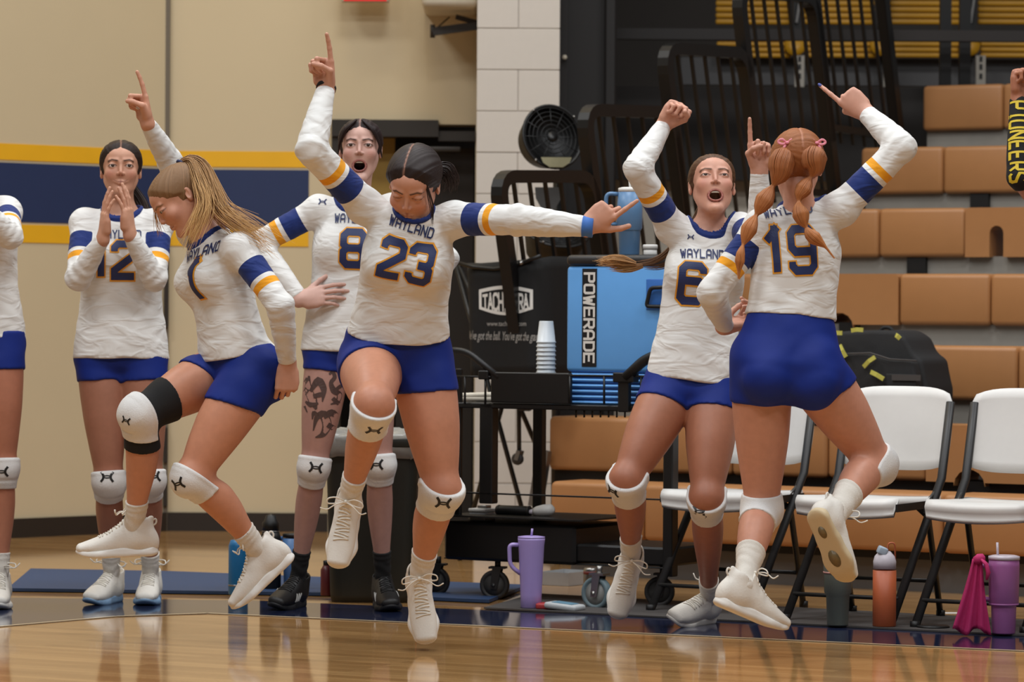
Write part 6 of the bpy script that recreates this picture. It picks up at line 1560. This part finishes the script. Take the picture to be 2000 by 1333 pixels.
PEOPLE.append(dict(id='p23', D=12.15, seed=5, label='dark-haired player wearing number twenty three, hopping in the middle, both fingers pointing',
    skin=(200, 146, 122), skinleg=(198, 138, 110), hair=(38, 27, 25), cf=(-.06, -1, -.25), pf=(.05, -1, 0),
    j=dict(pel=(772, 706), neck=(806, 428, -.16), head=(808, 360, -.19), shA=(712, 402, -.12), elA=(607, 292, -.27), wrA=(637, 172, -.13), shB=(888, 428, -.15), elB=(1010, 430, -.33), wrB=(1148, 443, -.35),
           hipA=(722, 714), knA=(730, 792, -.37), anA=(679, 985, -.12), hipB=(823, 714), knB=(862, 958, -.06), anB=(818, 1136, .14)),
    hf=(-.20, -.80, -.52), hu=(.1, 0, 1), hk=1.06, slit=.0012,
    handA=((-.10, -.10, 1), (-.55, -.8, 0), 'R', 'point'), handB=((.76, -.12, .62), (.15, .95, -.1), 'L', 'thumb'),
    toeA=(-.16, -.50, -.85), upA=(.0, -.85, .5), toeB=(.14, -.55, -.82), upB=(.0, -.82, .55), hem=.195, hemroll=-.06, nh=.055, nr=.058, padA=(.045, .112), shinA=(-.008, .040), padB=(.04, .088), shinB=(-.030, .05), leg=1.08, arm=1.06, num='23', cutA=.085, cutB=.09, cutmix=.45, jw=.98, wid=1.03,
    print=[('WAYLAND', 803, 446, .027, 1.15, .54, -.17, .004, 0), ('23', 793, 512, .104, 1.4, .60, -.08, 0, .55)], padlogo=dict(A=(731, 842), B=(866, 984)),
    part=.06, partx=-.012, tie=(.06, .09, .01), hairthick=.012, tails=[('hair_bun', [('h', .05, .085, .01), ('h', .075, .10, .0), ('h', .09, .10, -.03), ('h', .085, .095, -.065)], [.018, .034, .030, .008], 140, dict(wave=.006, spread=.012), (38, 27, 25), (52, 36, 30)),
        ('loose_strands', [('h', .05, -.05, .05), ('h', .075, -.08, -.02), ('h', .08, -.10, -.08)], [.003, .008, .004], 10, dict(wave=.004), (38, 27, 25), (44, 32, 28))]))
PEOPLE.append(dict(id='p6', D=13.05, seed=6, label='open-mouthed player wearing number six, fist raised, braid flying out to the side',
    skin=(208, 154, 132), skinleg=(170, 112, 86), hair=(92, 64, 44), cf=(.05, -1, .12), pf=(.0, -1, 0),
    j=dict(pel=(1350, 766), neck=(1384, 452, .06), head=(1391, 361, .05), shA=(1312, 444, .04), elA=(1244, 330, -.13), wrA=(1298, 243, .01), shB=(1446, 448, .05), elB=(1486, 470, -.22), wrB=(1483, 330, -.28),
           hipA=(1307, 772), knA=(1224, 940, -.18), anA=(1233, 1096, .10), hipB=(1393, 774), knB=(1380, 976, -.18), anB=('floor', 1385, 1222)),
    hf=(.06, -.95, .36), hk=1.0, hw=1.07, mouth=.9, slit=.0024, gaze=(0, .05), lip=(160, 90, 84),
    handA=((.55, -.25, .80), (.35, -.9, -.3), 'R', 'fist'), handB=((-.02, -.10, 1), (.05, -1, 0), 'L', 'point'),
    toeA=(-.24, -.42, -.88), upA=(.1, -.85, .5), toeB=(-.55, -.8, 0), hem=.05, hemroll=.02, leg=1.02, num='6', padA=(.045, .092), shinA=(-.026, .05), padB=(.045, .095), shinB=(-.020, .05), cutA=.055, cutB=.07, cutmix=.45, jw=.92, wid=.97,
    print=[('WAYLAND', 1372, 496, .030, 1.15, .50, .07, 0, 0), ('6', 1352, 553, .122, 1.35, .60, .04, 0, .55), ('*', 1349, 463, .010, 0, 0, 0, 0, 0)], padlogo=dict(A=(1196, 960), B=(1366, 1000)),
    hairline=.072, hairthick=.007, tie=(0, .10, .0), tails=[
       ('braid', [('h', -.02, .09, -.03), ('h', -.06, .10, -.12), (1300, 498, .14), (1275, 512, .12), (1240, 516, .10)], [.014, .016, .014, .012, .012], 70, dict(wave=.002), (104, 72, 48), (120, 84, 54)),
       ('braid_end', [(1242, 516, .10), (1225, 512, .10), (1200, 508, .09), (1166, 512, .08)], [.008, .022, .018, .006], 80, dict(wave=.004, spread=.008), (150, 108, 66), (196, 150, 96)),
       ('braid', [('h', .02, .09, -.03), ('h', .0, .11, -.13), (1310, 515, .15), (1285, 524, .13), (1254, 520, .11)], [.014, .016, .014, .012, .010], 70, dict(wave=.002, seed=8), (104, 72, 48), (120, 84, 54)),
       ('braid_end', [(1256, 520, .11), (1240, 523, .11), (1218, 524, .10), (1188, 521, .09)], [.007, .016, .014, .005], 60, dict(wave=.004, spread=.008, seed=5), (150, 108, 66), (190, 146, 92))]))
bub = lambda n: [x for i in range(n) for x in (.005, .020 - .001 * i, .029 - .002 * i, .029 - .002 * i, .018 - .001 * i)] + [.004, .009, .002]
PEOPLE.append(dict(id='p19', D=12.2, seed=7, label='red-haired player with bubble pigtails and pink bows, number nineteen, seen from behind',
    skin=(208, 154, 132), skinleg=(200, 141, 116), hair=(146, 88, 50), cf=(-.12, 1, -.05), pf=(-.18, 1, 0), back=True,
    j=dict(pel=(1535, 724), neck=(1564, 416, .05), head=(1556, 324, .03), shA=(1488, 442, .03), elA=(1390, 572, -.02), wrA=(1416, 640, .20), shB=(1642, 408, .03), elB=(1762, 288, .0), wrB=(1690, 220, .17),
           hipA=(1487, 728), knA=(1488, 994, .08), anA=(1452, 1148, -.20), hipB=(1586, 724), knB=(1711, 908, .15), anB=(1626, 1014, -.15)),
    hf=(-.10, .98, -.18), hk=1.05, noface=True,
    handA=((.65, .45, .2), (.2, -.3, .9), 'L', 'relax'), handB=((-.72, .15, .66), (-.2, .9, .3), 'R', 'point'),
    toeA=(.82, .38, -.36), upA=(.3, .1, .95), toeB=(.42, .28, -.86), upB=(.40, .75, .50), soleB='gum', loopA=True, hem=.335, sg=.03, hemtilt=0, hemroll=.02, leg=1.06, arm=1.02, num='19', padA=(.05, .085), padB=(.035, .09), cutA=.10, cutB=.09, cutmix=.5, plainpad=True, jw=.96, wid=1.02, sockh=.16,
    print=[('WAYLAND', 1538, 413, .026, 1.15, .60, .22, .004, 0), ('19', 1542, 489, .138, 1.2, .52, .16, 0, .45)],
    part=.3, tie=(.05, .05, .02), hairthick=.011, hairline=.05, tails=[
       ('pigtail', [('h', .046, .085, .042), (1526, 318, -.075), (1523, 340, -.08), (1505, 372, -.08), (1490, 397, -.09), (1474, 426, -.10), (1462, 450, -.12), (1452, 476, -.13), (1446, 497, -.14), (1442, 545, -.14)], [0.0032, 0.0338, 0.0416, 0.0390, 0.0260, 0.0040, 0.0208, 0.0299, 0.0221, 0.0040, 0.0182, 0.0260, 0.0182, 0.0032, 0.0130, 0.0156, 0.0056, 0.0016], 230, dict(wave=.001, shell=True, r=.0019, seg=70), (150, 90, 52), (190, 124, 72)),
       ('pigtail', [('h', -.046, .085, .042), (1588, 312, -.075), (1592, 332, -.08), (1574, 362, -.08), (1561, 383, -.09), (1560, 406, -.10), (1568, 432, -.11), (1580, 456, -.12), (1594, 468, -.12), (1612, 482, -.12), (1630, 505, -.12)], [0.0032, 0.0338, 0.0442, 0.0390, 0.0260, 0.0040, 0.0195, 0.0260, 0.0195, 0.0040, 0.0195, 0.0273, 0.0195, 0.0040, 0.0182, 0.0221, 0.0130, 0.0032, 0.0024, 0.0016], 230, dict(wave=.001, shell=True, r=.0019, seg=74, seed=12), (150, 90, 52), (190, 124, 72))]))
PEOPLE.append(dict(id='p9', D=12.75, seed=8, label='person at the right edge raising a fist in a black lettered arm sleeve',
    skin=(176, 116, 90), skinleg=(160, 104, 80), hair=(30, 24, 22), cf=(-.4, -.8, 0), coarse=True, finehands='A', jersey=M_blueshirt, short=True, nolegs=False,
    j=dict(pel=(2150, 720), neck=(2150, 410, 0), head=(2150, 310, 0), shA=(2068, 440, 0), elA=(1992, 345, -.14), wrA=(1990, 188, -.06), shB=(2235, 440, .02), elB=(2250, 590, -.05), wrB=(2230, 710, -.15),
           hipA=(2105, 720), knA=(2100, 970, -.02), anA=('floor', 2100, 1250), hipB=(2195, 720), knB=(2200, 970, -.02), anB=('floor', 2200, 1250)),
    hf=(-.5, -.9, 0), handA=((.05, -.05, 1), (.6, -.8, 0), 'R', 'fist'), handB=((0, -.1, -1), (-1, 0, 0), 'L', 'relax'), toeA=(-.3, -1, 0), toeB=(.1, -1, 0), hem=-.05, cutmix=.3))
JJ = {}
for cfg in PEOPLE:
    cfg['log'] = LOG; JJ[cfg['id']] = person(cfg)

# ------------------------------------------------------------------ small things worn
def ring_on(pid, k, t, r, w, m, name, extra=.002):
    J = JJ[pid]; a, b = J['el' + k], J['wr' + k]; ax = nrm(b - a); c = a + (b - a) * t - J['base']
    bld = MB(); up = perp((0, -1, .2), ax); s = np.cross(up, ax)
    M = frame4(c, s, up, ax); bld.lathe([(r - .002, -w / 2), (r + extra, -w / 2 + .001), (r + extra, w / 2 - .001), (r - .002, w / 2)], 26, M)
    return bld.build(name, m, J['root'])
ring_on('p23', 'A', 1.0, .0300, .012, M_tie, 'hair_tie', .003)
ring_on('p23', 'B', 1.0, .0310, .036, M_band, 'wristband', .003)
# bows
J = JJ['p19']; H = J['H']
for sx in (-1, 1):
    c = H.p(sx * .047, .098, .050) - J['base']; X_, Y_, Z_ = H.R[:, 0], H.R[:, 1], H.R[:, 2]; b = MB()
    for s2 in (-1, 1):
        b.tube(rounded([c, c + X_ * s2 * .018 + Z_ * .014 + Y_ * .006, c + X_ * s2 * .032 + Z_ * .004, c + X_ * s2 * .018 - Z_ * .006 + Y_ * .006, c], .008, 3), .0045, 8, .0018, up=Y_)
        b.tube([c, c + X_ * s2 * .010 - Z_ * .014 + Y_ * .005, c + X_ * s2 * .016 - Z_ * .030 + Y_ * .004], .0045, 6, .0015, up=Y_)
    b.lathe([(0, -.006), (.006, -.004), (.007, 0), (.006, .004), (0, .006)], 10, T(*(c + Y_ * .004))); b.build('hair_bow', M_bow, J['root'])
# hair tie on the ponytail of the hopping player
J = JJ['p1']; H = J['H']; c = H.p(0, .083, .088) - J['base']; tz = nrm(H.R @ np.array((0, .9, .35))); tx = np.cross(tz, (0, 1, .1)); tx = nrm(tx); ty = np.cross(tz, tx)
MB().lathe([(.015, -.006), (.021, -.004), (.022, 0), (.021, .004), (.015, .006)], 20, frame4(c, tx, ty, tz)).build('hair_tie', mat('navy_hair_tie', (32, 44, 84), .7), J['root'])
# nails
def nail(pid, k, m, idx=1, back=False):
    J = JJ[pid]; pr = [p for p, kk, op in J['hands'][k] if isinstance(p, RC)]
    return pr
def finger_tip(pid, k, finger):   # prims: palm, 2 rods, then 4 per finger
    pr = JJ[pid]['hands'][k]; p = pr[3 + finger * 4 + 3][0]; return p
for (pid, k, fg, m, toward) in (('p19', 'B', 0, M_nail, (-.1, -1, .2)), ('p9', 'A', 0, M_wnail, (0, -1, .3)), ('p1', 'A', 1, M_wnail, (-.6, -.6, .3))):
    p = finger_tip(pid, k, fg); ax = nrm(p.b - p.a); n = perp(toward, ax); s = np.cross(n, ax); c = p.b + n * p.rb * .72 + ax * .002 - JJ[pid]['base']
    b = MB(); b.lathe([(0, -.002), (.0052, -.001), (.0055, .0005), (.003, .0022), (0, .0024)], 12, frame4(c, s, ax, n) @ Matrix.Diagonal((1, 1.6, 1.2, 1))); b.build('fingernail', m, JJ[pid]['root'])
# lettered arm sleeve of the person at the right edge
J = JJ['p9']; a, b_ = J['elA'], J['wrA']; ax = nrm(b_ - a); up = perp((-.25, -1, 0), ax); pr = [(LIMB(a, b_, up, [(t, r1 + .006, r2 + .006) for t, r1, r2 in FA]), .02, '+'), (LIMB(J['shA'], a, up, [(t, r1 + .0055, r2 + .0055) for t, r1, r2 in UA]), .02, '+')]
g = Grid(a - .35, a + .35, .0058); A, sl = fill(g, pr, .04); xx, yy, zz = g.xyz(sl); q = (xx - a[0]) * ax[0] + (yy - a[1]) * ax[1] + (zz - a[2]) * ax[2]
L_ = np.linalg.norm(b_ - a); A = smax(A, q - L_ * .97, .003); q2 = (xx - a[0]) * (J['shA'] - a)[0] + (yy - a[1]) * (J['shA'] - a)[1] + (zz - a[2]) * (J['shA'] - a)[2]; A = smax(A, q2 / np.linalg.norm(J['shA'] - a) - .03, .003).astype(f32)
D_ = g.full(); D_[sl] = A; V, F = surfnet(D_, g.c); slo = put('arm_sleeve', V, F, M_brace, J['root'], J['base'])
sb = BVHTree.FromPolygons([Vector(v) for v in V], [list(map(int, f)) for f in F])
N_ = nrm(np.array((-.30, -1, 0))); N_ = perp(N_, ax); U_ = -ax; V_ = np.cross(N_, U_)
decal('lettering', text_quads('PIONEERS', .056, 1.2, .46, 1.9), a + ax * L_ * .40, U_, V_, N_, sb, mat('yellow_print', (216, 188, 40), .6, var=0), slo, J['base'], .0015)
# tattoo on the thigh
J = JJ['p8']; b_ = J['bodyb']
def curve_quads(pts, w):
    pts = [np.array(p, float) for p in pts]; out = []; n = len(pts)
    # smooth
    t = np.linspace(0, n - 1, (n - 1) * 4 + 1); xs = np.interp(t, range(n), [p[0] for p in pts]); ys = np.interp(t, range(n), [p[1] for p in pts])
    for _ in range(2): xs[1:-1] = (xs[:-2] + 2 * xs[1:-1] + xs[2:]) / 4; ys[1:-1] = (ys[:-2] + 2 * ys[1:-1] + ys[2:]) / 4
    ws = np.interp(np.linspace(0, 1, len(xs)), np.linspace(0, 1, len(w)), w)
    tx, ty = np.gradient(xs), np.gradient(ys); l = np.hypot(tx, ty) + 1e-9; nx, ny = -ty / l, tx / l
    for i in range(len(xs) - 1):
        j = i + 1; out.append([(xs[i] - nx[i] * ws[i], ys[i] - ny[i] * ws[i]), (xs[j] - nx[j] * ws[j], ys[j] - ny[j] * ws[j]), (xs[j] + nx[j] * ws[j], ys[j] + ny[j] * ws[j]), (xs[i] + nx[i] * ws[i], ys[i] + ny[i] * ws[i])])
    return out
def tat(px, py, curves, s=1.0):
    dr = ray(px, py); h = b_.ray_cast(Vector(EYE), Vector(dr / np.linalg.norm(dr)))
    if h[0] is None: print('no tattoo hit'); return
    qd = []
    for pts, w in curves: qd += curve_quads([((x - px) / 523 * s, -(y - py) / 523 * s) for x, y in pts], [v / 523 for v in w])
    decal('tattoo', qd, np.array(h[0]), np.array([1., 0, 0]), np.array([0, 0, 1.]), np.array([0, -1., 0]), b_, M_ink, J['root'], J['base'], .0012)
tat(610, 770, [([(603, 735), (600, 760), (612, 785), (618, 800)], [2, 8, 9, 2]), ([(600, 760), (590, 775), (592, 790), (600, 806)], [5, 4, 3, 1]), ([(606, 765), (622, 740), (634, 760), (630, 785)], [3, 8, 6, 1]), ([(600, 740), (592, 752), (588, 770)], [4, 3, 1]), ([(612, 775), (628, 770), (633, 778)], [4, 5, 1]), ([(596, 785), (606, 792), (622, 788)], [2, 5, 2])])
tat(652, 760, [([(643, 732), (650, 726), (655, 738), (645, 748), (652, 765), (664, 770), (660, 786), (646, 790)], [2, 3, 4, 4, 6, 5, 4, 1]), ([(652, 765), (668, 752), (672, 764)], [3, 4, 1]), ([(650, 778), (662, 790), (672, 798)], [4, 4, 1])])
tat(634, 826, [([(612, 842), (618, 815), (632, 808), (640, 830), (632, 850), (616, 855)], [1, 5, 9, 9, 6, 1]), ([(632, 815), (648, 805), (658, 815), (655, 835)], [5, 7, 5, 1]), ([(640, 830), (655, 840), (650, 852)], [5, 5, 1]), ([(620, 812), (612, 805), (610, 820)], [4, 4, 1])])
